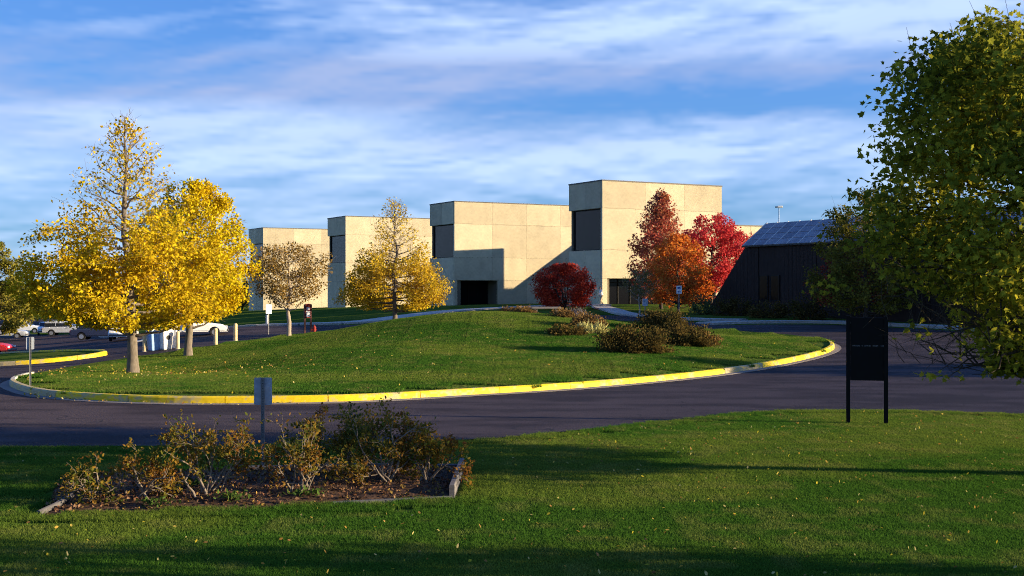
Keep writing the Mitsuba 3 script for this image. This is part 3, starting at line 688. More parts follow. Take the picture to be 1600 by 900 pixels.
for i, (px, py, D, rx, ry, h, n, pal, lab) in enumerate((
    (992, 552, 52.5, 1.75, 1.2, 1.12, 11000, JUN, "large rounded brown green shrub nearest the front of the island"),
    (1040, 517, 62, 1.6, 1.3, 1.0, 8000, JUN, "dark shrub at the back of the island group, in front of the sapling"),
    (1075, 535, 57, 1.35, 1.1, 1.0, 7500, JUN, "middle shrub of the island group, just right of the largest one"),
    (1103, 541, 57.5, 0.75, 0.7, 0.6, 2600, BRN, "small brown shrub at the right end of the island group"),
    (885, 521, 58, 1.0, 0.7, 0.45, 1800, JUN, "low dark shrub left of the pale yellow clump"),
    (918, 510, 61, 1.0, 0.8, 0.72, 2600, BRN, "rust brown shrub behind the pale yellow clump"),
    (880, 503, 65, 0.8, 0.6, 0.42, 1400, BRN, "low brown shrub on the mound below the red shrub"),
    (818, 496, 67, 0.85, 0.5, 0.36, 1200, BRN, "low brown clump at the top of the mound, right part"),
    (796, 494, 67.5, 0.6, 0.45, 0.28, 900, BRN, "low brown clump at the top of the mound, left part"))):
    dome("shrub", lab, on(px, py, D), rx, ry, h, n, 0.10, pal, 60 + i, group="shrubs planted on the island")
dome("yellow_plant", "pale yellow green clump of strappy leaves on the mound", on(926, 521, 59), 0.75, 0.5, 0.36, 900, 0.26, [(0.40, 0.38, 0.12), (0.60, 0.55, 0.22), (0.5, 0.48, 0.16)], 75, NEEDLE, cat_="plant", spiky=0.5)
dome("purple_plant", "greyish purple feathery plant in front of the red shrub", on(903, 497, 66), 0.85, 0.5, 0.5, 1600, 0.12, [(0.16, 0.13, 0.15), (0.24, 0.2, 0.22), (0.13, 0.14, 0.09)], 76, NEEDLE, cat_="plant", spiky=0.8)
dome("green_plant", "light green shrub in the shade at the slanting end of the dark building", on(1098, 497, 96), 1.2, 0.9, 1.7, 1300, 0.14, [(0.09, 0.13, 0.05), (0.14, 0.18, 0.07), (0.12, 0.14, 0.05)], 77, cat_="shrub")
for i, (px, D, h) in enumerate(((1150, 93, 1.6), (1205, 88, 1.3), (1265, 84.5, 1.8))):
    dome("foundation_shrub", "dark shrub against the front of the dark building, " + ["leftmost of the three", "middle one of the three", "rightmost of the three"][i], on(px, 0, D), 1.6, 0.9, h, 1500, 0.16, JUN, 80 + i)
make_tree("vine_tree", "dull red leaved tree against the dark building behind the maple", on(1330, 0, 82), 5.2, 0.9, ROUND, 2.9, 0.1, 26, 3600, 0.2, [(0.20, 0.04, 0.03), (0.34, 0.05, 0.035), (0.26, 0.07, 0.03), (0.16, 0.10, 0.03)], 84, bark="mat_bark_dark", gaps=0.3)

# a far wood on the skyline at the left
rng = np.random.default_rng(90)
fw = []
for i in range(150):
    x = rng.uniform(-235, 30); y = rng.uniform(330, 420); z = float(Zb(x, y)); h = rng.uniform(5.5, 10.5)
    n = 240; th = rng.normal(size=(n, 3)); th /= np.linalg.norm(th, axis=1, keepdims=True)
    p_ = np.array([x, y, z + h * 0.52]) + th * np.array([h * .45, h * .45, h * .5]) * rng.uniform(0.55, 1.05, (n, 1))
    fw.append(p_)
fw = np.vstack(fw)
m, cl = leaves(fw, rng.uniform(0.7, 1.6, len(fw)), pick([(0.03, 0.04, 0.012), (0.07, 0.065, 0.02), (0.10, 0.08, 0.025)], fw, rng, 0.05, 4), DIAMOND, rng)
scene["far_wood"] = mikit.ply(m, "mat_leaf", color=cl)
labels["far_wood"] = {"label": "distant belt of dark trees on the skyline beyond the parking lot", "category": "trees", "kind": "stuff"}

# ------------------------------------------------------------------ planting bed in the foreground
princ("mat_mulch", proc(lambda p, n, uv: mix((0.030, 0.018, 0.011), (0.11, 0.062, 0.038), noise(p.x * 45, p.y * 45, 0.0)) * (0.6 + 0.7 * noise(p.x * 6, p.y * 6, 1.0))), 0.95)
bsdf("mat_chip", {"type": "twosided", "b": {"type": "diffuse", "reflectance": {"type": "mesh_attribute", "name": "vertex_color"}}})
bedc = np.array(BED.centroid.coords[0])
def Zbed(x, y):
    d = shapely.distance(BED.exterior, shapely.points(np.asarray(x, float), np.asarray(y, float)))
    return Zb(x, y) - 0.015 + 0.05 * np.clip(d / 0.15, 0, 1) + 0.09 * np.clip(d / 0.8, 0, 1) + 0.04 * meshkit.noise(np.stack([np.asarray(x) * 3, np.asarray(y) * 3, 0 * np.asarray(x)], -1))
struct("mulch_bed", fill(BED, 0.15, Zbed, 0.0, 5), "mat_mulch", True, "brown mulch of the planting bed in the front lawn")
rng = np.random.default_rng(100)
def inside(poly, n, rng):
    x0, y0, x1, y1 = poly.bounds; out = np.zeros((0, 2))
    while len(out) < n:
        q_ = np.column_stack([rng.uniform(x0, x1, n * 2), rng.uniform(y0, y1, n * 2)]); out = np.vstack([out, q_[shapely.contains_xy(poly, q_[:, 0], q_[:, 1])]])
    return out[:n]
cp = inside(BED, 7000, rng)
cp = np.column_stack([cp, Zbed(cp[:, 0], cp[:, 1]) + 0.012])
m, cl = leaves(cp, rng.uniform(0.03, 0.085, len(cp)), np.array([(0.14, 0.075, 0.045), (0.07, 0.04, 0.026), (0.24, 0.14, 0.08), (0.19, 0.09, 0.05), (0.30, 0.19, 0.05)])[rng.integers(0, 5, len(cp))], DIAMOND, rng, np.array([0, 0, 0.1]))
scene["mulch_litter"] = mikit.ply(m, "mat_chip", color=cl)
labels["mulch_litter"] = {"label": "loose bark chips and dead leaves lying on the bed", "category": "mulch", "kind": "stuff"}
princ("mat_timber", proc(lambda p, n, uv: mix((0.07, 0.066, 0.068), (0.17, 0.16, 0.16), fbm(p.x * 9, p.y * 9, p.z * 30, 3))), 0.85)
def plank(a, b, h=0.14, w=0.09):
    a, b = np.asarray(a, float), np.asarray(b, float); n = max(3, int(np.linalg.norm(b - a) / 0.4))
    ln = a + (b - a) * np.linspace(0, 1, n)[:, None]
    return sweep(ln, Zb, [(-w / 2, -0.1), (-w / 2, h - .01), (-w / 2 + .01, h), (w / 2 - .01, h), (w / 2, h - .01), (w / 2, -0.1)])
ed = thing("bed_edging", "weathered grey timber edging round the planting bed", "edging")
bp_ = [unproj(*q_)[:2] for q_ in BED_PX]
for i0, i1, h in ((3, 4, 0.24), (4, 5, 0.12), (5, 6, 0.12)):
    obj("timber", plank(bp_[i0], bp_[i1], h), "mat_timber", ed)
for i0, i1 in ((2, 3),): obj("timber", plank(bp_[i0], bp_[i1], 0.055), "mat_timber", ed)
lg = unproj(95, 800); br_ = Tubes(8); br_.add(np.array([unproj(60, 806) + (0, 0, .04), unproj(85, 800) + (0, 0, .09), unproj(112, 790) + (0, 0, .16)]), [0.05, 0.055, 0.045])
k_ = thing("log", "short weathered log lying at the left corner of the bed", "log"); obj("wood", br_.mesh(), "mat_timber", k_, True)

def leggy(label, px, py, H, R, n_leaf, pal, seed, lean=0.0, stems=6, bark="mat_bark_stem", lsize=0.066):
    """open shrub: several crooked pale stems forking upward, thin leaves at the ends"""
    rng = np.random.default_rng(seed)
    b0 = unproj(px, py); b0[2] = float(Zbed(b0[0], b0[1])) if BED.contains(sg.Point(b0[:2])) else b0[2]
    key = thing("bed_shrub", label, "shrub", "shrubs in the front planting bed")
    tb_ = Tubes(6); tips = []
    def grow(p, d, l, r, lev):
        n = 5; pts = [p]
        for _ in range(n):
            d = d + rng.normal(size=3) * 0.16 + np.array([0, 0, 0.03]); d /= np.linalg.norm(d); pts.append(pts[-1] + d * l / n)
        pts = np.array(pts); tb_.add(pts, np.linspace(r, r * 0.6, n + 1))
        if lev == 0 or l < 0.1:
            tips.append((pts[1], pts[-1])); return
        if lev <= 2: tips.append((pts[3], pts[-1]))
        for _ in range(rng.integers(2, 4)):
            i = rng.integers(2, n + 1)
            nd = d + rng.normal(size=3) * 0.6 + np.array([0, 0, 0.12]); nd /= np.linalg.norm(nd)
            grow(pts[i], nd, l * rng.uniform(0.55, 0.8), r * 0.55, lev - 1)
    for i in range(stems):
        a = 2 * np.pi * (i + rng.random() * 0.7) / stems
        d = np.array([math.cos(a) * R * 0.9 + lean, math.sin(a) * R * 0.55, H * 0.9]); d /= np.linalg.norm(d)
        p = b0 + np.array([rng.normal() * 0.10, rng.normal() * 0.08, -0.05])
        grow(p, d, H * rng.uniform(0.42, 0.56), rng.uniform(0.016, 0.026), 3)
    A = np.array([t[0] for t in tips]); B = np.array([t[1] for t in tips])
    k = rng.integers(0, len(A), n_leaf)
    # leaves sit in whorls at twig ends
    pos = A[k] + (B - A)[k] * (1 - rng.random((n_leaf, 1)) ** 2) + rng.normal(size=(n_leaf, 3)) * 0.045
    ax = (B - A)[k]; ax /= np.linalg.norm(ax, axis=1, keepdims=True) + 1e-9
    m, cl = leaves(pos, lsize * rng.uniform(0.6, 1.25, n_leaf), pick(pal, pos, rng, 2.2, seed), OVAL, rng, ax * 0.7, 0.8)
    obj("stems", tb_.mesh(), bark, key, True); obj("foliage", m, "mat_leaf_glossy", key, False, color=cl)
    return key
AUT = [(0.045, 0.075, 0.018), (0.09, 0.12, 0.024), (0.17, 0.17, 0.03), (0.36, 0.20, 0.03), (0.20, 0.075, 0.030), (0.07, 0.09, 0.02)]
leggy("low sprawling shrub with grey stems at the left end of the bed", 150, 792, 0.80, 0.85, 800, AUT, 201, -0.35)
leggy("shrub with orange tips, second from the left in the bed", 222, 788, 1.12, 0.7, 1700, AUT, 202)
leggy("open shrub with pale stems left of the sign post", 325, 784, 1.33, 0.8, 2000, AUT, 203, 0.1, 7)
leggy("shrub with spreading pale stems and orange leaves right of the sign post", 465, 782, 1.33, 0.75, 1500, AUT, 204, -0.05, 7)
leggy("dark shrub in the shade behind the middle of the bed", 545, 755, 1.2, 0.7, 2500, AUT, 205)
leggy("tall dark shrub with pale stems in the right half of the bed", 608, 765, 1.42, 0.75, 2800, AUT, 206, 0.0, 7)
leggy("dense shaded shrub at the right end of the bed", 668, 762, 1.1, 0.42, 2700, AUT, 207)
leggy("dark shrub at the back between the sign post and the bed corner", 500, 748, 1.15, 0.7, 2200, AUT, 208)
for i, (px, py) in enumerate(((300, 775), (245, 797), (365, 790), (480, 785))):
    b = unproj(px, py); b[2] = float(Zbed(b[0], b[1]))
    kk = thing("weed", "green weed in the mulch " + ["between the second and third shrubs", "under the second shrub from the left", "at the foot of the third shrub", "just right of the road sign post"][i], "weed", "weeds in the planting bed")
    rng = np.random.default_rng(300 + i); n = 70
    pos = b + rng.normal(size=(n, 3)) * np.array([0.16, 0.1, 0.03]) + np.array([0, 0, 0.06])
    m, cl = leaves(pos, rng.uniform(0.05, 0.1, n), pick([(0.05, 0.10, 0.02), (0.09, 0.15, 0.03), (0.07, 0.12, 0.03)], pos, rng), OVAL, rng, np.array([0, 0, 0.6]))
    obj("foliage", m, "mat_leaf", kk, color=cl)

# ------------------------------------------------------------------ grass blades (instanced patches)
def blade_col(lo, hi, straw):
    def fn(p, n, uv):
        a = fbm(p.x * 0.33, p.y * 0.33, 0.0, 3); b = noise(p.x * 2.3, p.y * 2.3, 4.0); e = noise(p.x * 60.0, p.y * 60.0, 0.0)
        col = mix(lo, hi, smoothstep(0.32, 0.68, a))
        return mix(col, straw, 0.6 * smoothstep(0.5, 0.85, b) * e) * (0.7 + 0.6 * e)
    return fn
bsdf("mat_blade", {"type": "principledthin", "base_color": proc(blade_col((0.072, 0.170, 0.022), (0.155, 0.225, 0.034), (0.29, 0.28, 0.08))), "roughness": 0.6, "diff_trans": 0.8, "eta": 1.4})
def patch(n, hmin, hmax, w, seed, size=1.0):
    rng = np.random.default_rng(seed)
    c = np.column_stack([rng.uniform(-.54, .54, (n, 2)) * size, np.zeros(n)])
    a = rng.random(n) * 2 * np.pi; s_ = np.stack([np.cos(a), np.sin(a), 0 * a], -1)
    h = rng.uniform(hmin, hmax, n)[:, None]; ln = rng.normal(size=(n, 3)) * np.array([.55, .55, 0]) * h
    tall = np.array([0, 0, 1.0])
    mid = c + tall * h * 0.6 + ln * 0.4; top = c + tall * h * 0.95 + ln
    v = np.stack([c - s_ * w - tall * .02, c + s_ * w - tall * .02, mid + s_ * w * .7, mid - s_ * w * .7, top], 1).reshape(-1, 3)
    f = (np.array([[0, 1, 2], [0, 2, 3], [3, 2, 4]])[None] + (np.arange(n) * 5)[:, None, None]).reshape(-1, 3)
    return trimesh.Trimesh(v, f, process=False)
for i in range(3):
    scene[f"turf_patch_{i}"] = {"type": "shapegroup", "blades": mikit.ply(patch(3600, 0.025, 0.065, 0.0045, 400 + i), "mat_blade")}
    scene[f"far_patch_{i}"] = {"type": "shapegroup", "blades": mikit.ply(patch(2600, 0.04, 0.095, 0.010, 410 + i, 1.5), "mat_blade")}
for i in range(2): scene[f"edge_patch_{i}"] = {"type": "shapegroup", "blades": mikit.ply(patch(620, 0.03, 0.10, 0.005, 430 + i, 0.4), "mat_blade")}
rng = np.random.default_rng(420)
def lay(name, pts, group, zfn, lab, size):
    labels[name] = {"label": lab, "category": "grass", "kind": "stuff"}
    e = 0.3
    zx = (zfn(pts[:, 0] + e, pts[:, 1]) - zfn(pts[:, 0] - e, pts[:, 1])) / (2 * e); zy = (zfn(pts[:, 0], pts[:, 1] + e) - zfn(pts[:, 0], pts[:, 1] - e)) / (2 * e); z = zfn(pts[:, 0], pts[:, 1])
    for k, (x, y) in enumerate(pts):
        M = np.eye(4); M[2, 0], M[2, 1] = zx[k], zy[k]; M[:3, 3] = (x, y, z[k])
        M = M @ rotz(rng.integers(0, 4) * np.pi / 2)
        scene[f"{name}__{k + 1:03d}"] = {"type": "instance", "to_world": T(M), "sg": {"type": "ref", "id": f"{group}_{rng.integers(2 if group == 'edge_patch' else 3)}"}}
def grid(poly, step, cond=None):
    x0, y0, x1, y1 = poly.bounds
    a, b = np.meshgrid(np.arange(x0, x1, step), np.arange(y0, y1, step)); g_ = np.stack([a.ravel(), b.ravel()], -1)
    return g_[shapely.contains_xy(poly, g_[:, 0], g_[:, 1])]
view = sg.Polygon([(-5.8, 12.5), (5.8, 12.5), (22, 48), (-22, 48)])
LAWN = view.difference(ROAD.buffer(0.42)).difference(BED.buffer(0.42)).difference(sg.box(-60, 36, 60, 300))
lay("lawn_grass", grid(LAWN, 1.0), "turf_patch", Zb, "short mown grass of the front lawn", 1.0)
lay("island_grass", grid(ISL.buffer(-0.75).intersection(sg.Polygon([(-18, 36), (18, 36), (36, 90), (-36, 90)])), 1.5), "far_patch", Zi, "short mown grass of the mounded island", 1.5)

EDGE = view.difference(ROAD.buffer(0.10)).difference(BED.buffer(0.08)).difference(sg.box(-60, 36, 60, 300)).intersection(ROAD.buffer(0.75).union(BED.buffer(0.75)))
lay("lawn_edge_grass", grid(EDGE, 0.36), "edge_patch", Zb, "longer ragged grass along the drive and the planting bed", 0.4)
# fallen leaves on the lawn and in the gutter
rng = np.random.default_rng(430)
YL = np.array([(0.62, 0.46, 0.10), (0.72, 0.58, 0.22), (0.50, 0.28, 0.06), (0.62, 0.50, 0.05), (0.40, 0.22, 0.08)])
p_ = inside(LAWN, 900, rng); p_ = np.column_stack([p_, Zb(p_[:, 0], p_[:, 1]) + 0.055])
g_ = inside(ISL.buffer(-0.4).intersection(sg.box(-30, 30, 30, 60)), 350, rng); g_ = np.column_stack([g_, Zi(g_[:, 0], g_[:, 1]) + 0.085])
u_ = inside(sg.LineString(isl_line[15:150]).buffer(0.45).difference(ISL), 500, rng); u_ = np.column_stack([u_, Zb(u_[:, 0], u_[:, 1]) + 0.06])
u_ = u_[(800 + F * u_[:, 0] / u_[:, 1]) < 480]
o_ = ta[:2] + rng.normal(size=(450, 2)) * np.array([3.2, 2.2]); o_ = o_[shapely.contains_xy(ISL.buffer(-0.3), o_[:, 0], o_[:, 1])]; o_ = np.column_stack([o_, Zi(o_[:, 0], o_[:, 1]) + 0.085])
allp = np.vstack([p_, g_, u_, o_])
m, cl = leaves(allp, rng.uniform(0.035, 0.075, len(allp)) * (1 + 0.5 * (allp[:, 1] > 36)), YL[rng.integers(0, 5, len(allp))] * rng.uniform(.7, 1.1, (len(allp), 1)), OVAL, rng, np.array([0, 0, 0.1]))
scene["fallen_leaves"] = mikit.ply(m, "mat_leaf", color=cl)
labels["fallen_leaves"] = {"label": "yellow fallen leaves scattered over lawn, island and gutter", "category": "leaves", "kind": "stuff"}

# ------------------------------------------------------------------ signs, posts, bins
princ("mat_black_paint", (0.006, 0.006, 0.007), 0.6, specular=0.15)
princ("mat_galv", proc(lambda p, n, uv: mix((0.26, 0.29, 0.33), (0.42, 0.45, 0.50), fbm(p.x * 12, p.y * 12, p.z * 12, 3))), 0.5, metallic=0.25)
princ("mat_post_steel", (0.20, 0.20, 0.20), 0.5, metallic=0.4)
princ("mat_white_paint", (0.80, 0.79, 0.75), 0.4)
princ("mat_pale_text", (0.16, 0.16, 0.17), 0.6)
princ("mat_red_paint", (0.38, 0.035, 0.02), 0.45)
princ("mat_brown_post", (0.10, 0.03, 0.02), 0.6)
princ("mat_cream_paint", proc(lambda p, n, uv: mix((0.74, 0.58, 0.30), (0.60, 0.45, 0.22), smoothstep(0.5, 0.8, fbm(p.x * 7, p.y * 7, p.z * 7, 3)))), 0.5)
princ("mat_blue_plastic", (0.30, 0.50, 0.80), 0.45)
princ("mat_dark_hole", (0.02, 0.02, 0.022), 0.6)
princ("mat_sign_blue", (0.04, 0.10, 0.32), 0.4)

# black two post sign at the right; its face is turned from the sun
s0 = on(1325.5, 662); s1 = on(1384, 661, s0[1] - 0.24)
t = thing("black_sign", "large black sign board on two posts at the edge of the drive", "sign")
exs = (s1 - s0)[:2]; wS = np.linalg.norm(exs); exs = exs / wS; eys = np.array([-exs[1], exs[0]])
Ms = frame((s0[0], s0[1], s0[2]), exs, eys)
pb, pt_ = 1.12, 2.75
obj("post", put(box(-0.055, 0.045, -0.045, 0.045, -0.3, 2.78), Ms), "mat_black_paint", t)
obj("post", put(box(wS - 0.045, wS + 0.055, -0.045, 0.045, -0.3, 2.78), Ms), "mat_black_paint", t)
pan = rbox(wS - 0.094, 0.05, pt_ - pb, 0.01, 6); pan.apply_translation((wS / 2, 0, (pb + pt_) / 2)); b_ = obj("panel", put(pan, Ms), "mat_black_paint", t)
rng = np.random.default_rng(440); x = 0.10; bits = []
for wd in (0.20, 0.03, 0.17, 0.16, 0.20):
    k = int(wd / 0.028) or 1
    for c in range(k): bits.append(put(box(x + c * 0.028, x + c * 0.028 + 0.018, -0.031, -0.026, 2.0, 2.0 + rng.choice([0.022, 0.03])), Ms))
    x += wd + 0.035
obj("lettering", cat(*bits), "mat_pale_text", b_)

def post_sign(name, label, px, base, w, h, ztop, face_mat, back=False, face_away=True, post_mat="mat_post_steel", rot=0.0, marks=None, mark_mat=None, group=None):
    t = thing(name, label, "sign", group)
    M = frame(base, (math.cos(rot), math.sin(rot)), (-math.sin(rot), math.cos(rot)))
    yp = -0.03 if back else 0.03
    u = cat(box(-0.028, 0.028, yp - 0.004, yp + 0.004, -0.4, ztop), box(-0.034, -0.028, yp - 0.022 if back else yp - 0.004, yp + 0.004 if back else yp + 0.022, -0.4, ztop), box(0.028, 0.034, yp - 0.022 if back else yp - 0.004, yp + 0.004 if back else yp + 0.022, -0.4, ztop))
    p = obj("post", put(u, M), post_mat, t)
    if back:
        holes = cat(*[put(box(-0.008, 0.008, yp - 0.007, yp - 0.0042, z, z + 0.016), M) for z in np.arange(0.6, ztop - 0.02, 0.05)])
        obj("holes", holes, "mat_dark_hole", p)
    pl = m3.CrossSection.square((w - 0.06, h - 0.06), True).offset(0.03, m3.JoinType.Round, circular_segments=16)
    pm = tm(m3.Manifold.extrude(pl, 0.004)); v = pm.vertices.copy(); pm.vertices = np.stack([v[:, 0], -v[:, 2], v[:, 1] + ztop - h / 2], -1); pm.fix_normals()
    q = obj("plate", put(pm, M), face_mat, t)
    if marks is not None: obj("marking", put(marks, M), mark_mat, q)
    return t
sb = on(411, 0, 23.6)
post_sign("road_sign", "grey metal back of a small road sign standing among the bed shrubs", 411, sb, 0.345, 0.53, EYE - 140 * 23.6 / F - sb[2], "mat_galv", back=True, rot=0.06)
sb = on(47, 601)
post_sign("road_sign", "small grey sign on thin post at the left tip of the island", 45, sb, 0.26, 0.42, 1.62, "mat_galv", back=True, rot=0.45)
sb = on(420, 0, 84)
mk = cat(*[box(-0.18, 0.18, -0.010, -0.0045, z, z + 0.05) for z in (sb[2] * 0 + 1.62, 1.78, 1.95)])
post_sign("white_sign", "white sign on thin post across the drive, left of the forked brown tree", 420, sb, 0.45, 0.66, 2.1, "mat_white_paint", rot=0.7)
sb = on(1061, 0, 91)
post_sign("white_sign", "white sign with small dark symbol in front of the orange tree", 1061, sb, 0.42, 0.60, 2.35, "mat_white_paint", marks=cat(box(-0.12, 0.12, -0.009, -0.0045, 2.12, 2.26), box(-0.12, 0.12, -0.009, -0.0045, 1.85, 1.93)), mark_mat="mat_sign_blue", rot=0.1)
sb = on(1008, 0, 92)
post_sign("blue_sign", "low bluish sign beside the trunk of the young green tree", 1008, sb, 0.42, 0.55, 1.35, "mat_galv", rot=0.1)

# reddish two post notice with a white panel and a red hydrant beside it
nb = on(481, 0, 80); t = thing("notice_board", "dark red two post notice with white panel near the forked brown tree", "sign")
Mn = rotz(0.6, nb)
obj("post", put(box(-0.27, -0.17, -0.05, 0.05, -0.3, 2.05), Mn), "mat_brown_post", t); obj("post", put(box(0.17, 0.27, -0.05, 0.05, -0.3, 2.05), Mn), "mat_brown_post", t)
bd = obj("board", put(box(-0.168, 0.168, -0.04, 0.04, 1.15, 2.08), Mn), "mat_red_paint", t)
obj("panel", put(cat(box(-0.14, 0.14, -0.052, -0.0405, 1.22, 1.62), box(-0.10, 0.10, -0.052, -0.0405, 1.68, 1.86)), Mn), "mat_white_paint", bd)
hb = on(491, 0, 79.5); t = thing("fire_hydrant", "short red hydrant at the foot of the dark red notice", "hydrant")
pr = np.array([(0.001, 0), (0.15, 0), (0.15, 0.04), (0.11, 0.05), (0.105, 0.45), (0.13, 0.46), (0.13, 0.52), (0.10, 0.54), (0.08, 0.62), (0.03, 0.66), (0.03, 0.70), (0.001, 0.70)])
hy = trimesh.creation.revolve(pr, sections=20); obj("barrel", put(hy, rotz(0, hb)), "mat_red_paint", t, 30)
cp_ = cyl(0.055, 0.34, 12); cp_.apply_transform(trimesh.transformations.rotation_matrix(np.pi / 2, (0, 1, 0))); cp_.apply_translation((-0.17, 0, 0.36)); obj("outlet", put(cp_, rotz(0.3, hb)), "mat_red_paint", t, 30)
pb_ = on(417, 0, 97); t = thing("path_marker", "short bluish post at the edge of the shaded lawn behind the lot", "post"); m = cyl(0.09, 1.0, 10); obj("shaft", put(m, rotz(0, pb_ - (0, 0, .2))), "mat_galv", t, 30); obj("cap", put(cyl(0.10, 0.06, 10), rotz(0, pb_ + (0, 0, .8))), "mat_galv", t, 30)

# bollards, bins, barrier
BOL = [(226, 549, "nearest the big tree trunk, leftmost of the four"), (278, 547, "between the white bin and the second tree trunk"), (337, 543, "third from the left, right of the second tree trunk"), (368, 541, "standing alone at the right of the row")]
for px, py, lb in BOL:
    b = on(px, py, 66.0 if px < 300 else 67.0); t = thing("bollard", "cream painted bollard " + lb, "bollard", "cream bollards at the barrier")
    pr = np.array([(0.001, -0.3), (0.105, -0.3), (0.105, 0.92), (0.09, 0.97), (0.05, 1.0), (0.001, 1.005)])
    obj("shaft", put(trimesh.creation.revolve(pr, sections=18), rotz(0, b)), "mat_cream_paint", t, 40)
    obj("base_ring", put(trimesh.creation.revolve(np.array([(0.107, -0.1), (0.16, -0.1), (0.16, 0.03), (0.14, 0.05), (0.107, 0.05), (0.107, -0.1)]), sections=18), rotz(0, b)), "mat_pavement", t)
for px, py, lb, mt_, hole in ((240.5, 548, "pale blue tapering bin left of the white one", "mat_blue_plastic", False), (259, 547, "white tapering bin with a dark round opening", "mat_white_paint", True)):
    b = on(px, py, 66.2); t = thing("bin", lb, "bin"); M = rotz(0.75, b)
    bot = [m3.Manifold.sphere(0.05, 10).translate((x, y, 0.08)) for x in (-.19, .19) for y in (-.19, .19)]; topp = [m3.Manifold.sphere(0.05, 10).translate((x, y, 1.05)) for x in (-.28, .28) for y in (-.28, .28)]
    obj("body", put(tm(m3.Manifold.batch_hull(bot + topp)), M), mt_, t, 40)
    ld = rbox(0.70, 0.70, 0.12, 0.04, 10); ld.apply_translation((0, 0, 1.155)); lk = obj("lid", put(ld, M), "mat_white_paint", t, 40)
    if hole:
        c = cyl(0.13, 0.03, 20); c.apply_transform(trimesh.transformations.rotation_matrix(np.pi / 2 + 0.09, (1, 0, 0))); c.apply_translation((0.0, -0.272, 0.70)); obj("opening", put(c, M), "mat_dark_hole", t)
    for sx in (-.17, .17):
        c = cyl(0.08, 0.05, 14); c.apply_transform(trimesh.transformations.rotation_matrix(np.pi / 2, (0, 1, 0))); c.apply_translation((sx, 0.16, 0.08)); obj("wheel", put(c, M), "mat_dark_hole", t)
t = thing("barrier_arm", "white barrier arm rising behind the bins", "barrier"); a, b = P(206, 535.5, 67.6), P(268, 522.5, 67.6)
tb_ = Tubes(8); tb_.add(np.stack([a, (a + b) / 2, b]), [0.05, 0.05, 0.05]); obj("arm", tb_.mesh(), "mat_white_paint", t, True)
gz = on(272, 0, 67.6); obj("housing", put(box(-0.14, 0.14, -0.14, 0.14, -0.2, 1.0), rotz(0, gz)), "mat_white_paint", t)

# parking lot lamp behind the roof
lb = on(1217, 0, 178); t = thing("lamp_post", "tall parking lot lamp with white head above the panelled roof", "lamp"); zt = P(1217, 325, 178)[2]
tb_ = Tubes(8); tb_.add(np.array([lb - (0, 0, .3), lb * (1, 1, 0) + (0, 0, zt * .5), lb * (1, 1, 0) + (0, 0, zt)]), [0.09, 0.07, 0.05]); obj("pole", tb_.mesh(), "mat_galv", t, True)
hd = cat(rbox(0.8, 0.5, 0.30, 0.05)); hd.apply_translation((0.15, 0, zt + 0.17)); hd.apply_translation((lb[0], lb[1], 0)); obj("head", hd, "mat_white_paint", t, 40)
hd = rbox(0.25, 0.2, 0.2, 0.03); hd.apply_translation((lb[0] - 0.42, lb[1], zt + 0.14)); obj("mount", hd, "mat_post_steel", t)

# stone bench by the mound shrubs
gb_ = on(853, 0, 69.5); t = thing("stone_bench", "grey stone slab bench among the low shrubs on the mound", "bench"); M = rotz(0.1, gb_)
s_ = rbox(1.7, 0.45, 0.12, 0.03); s_.apply_translation((0, 0, 0.42)); obj("seat", put(s_, M), "mat_gutter", t)
for x in (-.6, .6): obj("leg", put(box(x - .1, x + .1, -.16, .16, -.1, .358), M), "mat_gutter", t)

# ------------------------------------------------------------------ cars
princ("mat_tyre", (0.015, 0.015, 0.016), 0.85)
princ("mat_rim", (0.45, 0.45, 0.46), 0.35, metallic=0.7)
princ("mat_car_glass", (0.015, 0.02, 0.03), 0.06, specular=0.6)
princ("mat_lamp_red", (0.45, 0.02, 0.015), 0.2, clearcoat=1.0)
princ("mat_lamp_clear", (0.75, 0.75, 0.72), 0.12, clearcoat=1.0)
princ("mat_bumper", (0.10, 0.10, 0.11), 0.5)
for nm, c in (("white", (0.80, 0.80, 0.77)), ("red", (0.55, 0.015, 0.015)), ("silver", (0.48, 0.50, 0.53)), ("navy", (0.02, 0.025, 0.06)), ("maroon", (0.10, 0.012, 0.015))):
    princ("mat_car_" + nm, c, 0.32, clearcoat=0.8, clearcoat_gloss=0.9, specular=0.5)
def xz(poly, w, bevel=0.05):
    """side profile polygon (x, z) extruded across the car with softened sides"""
    p = sg.polygon.orient(sg.Polygon(poly))
    cs = m3.CrossSection([np.array(p.exterior.coords)[:-1]])
    a = m3.Manifold.extrude(cs.offset(-bevel, m3.JoinType.Round), w).translate((0, 0, -w / 2))
    b = m3.Manifold.extrude(cs, w - 2 * bevel).translate((0, 0, -w / 2 + bevel))
    m = (a + b).rotate((90, 0, 0))   # profile height becomes z
    return m
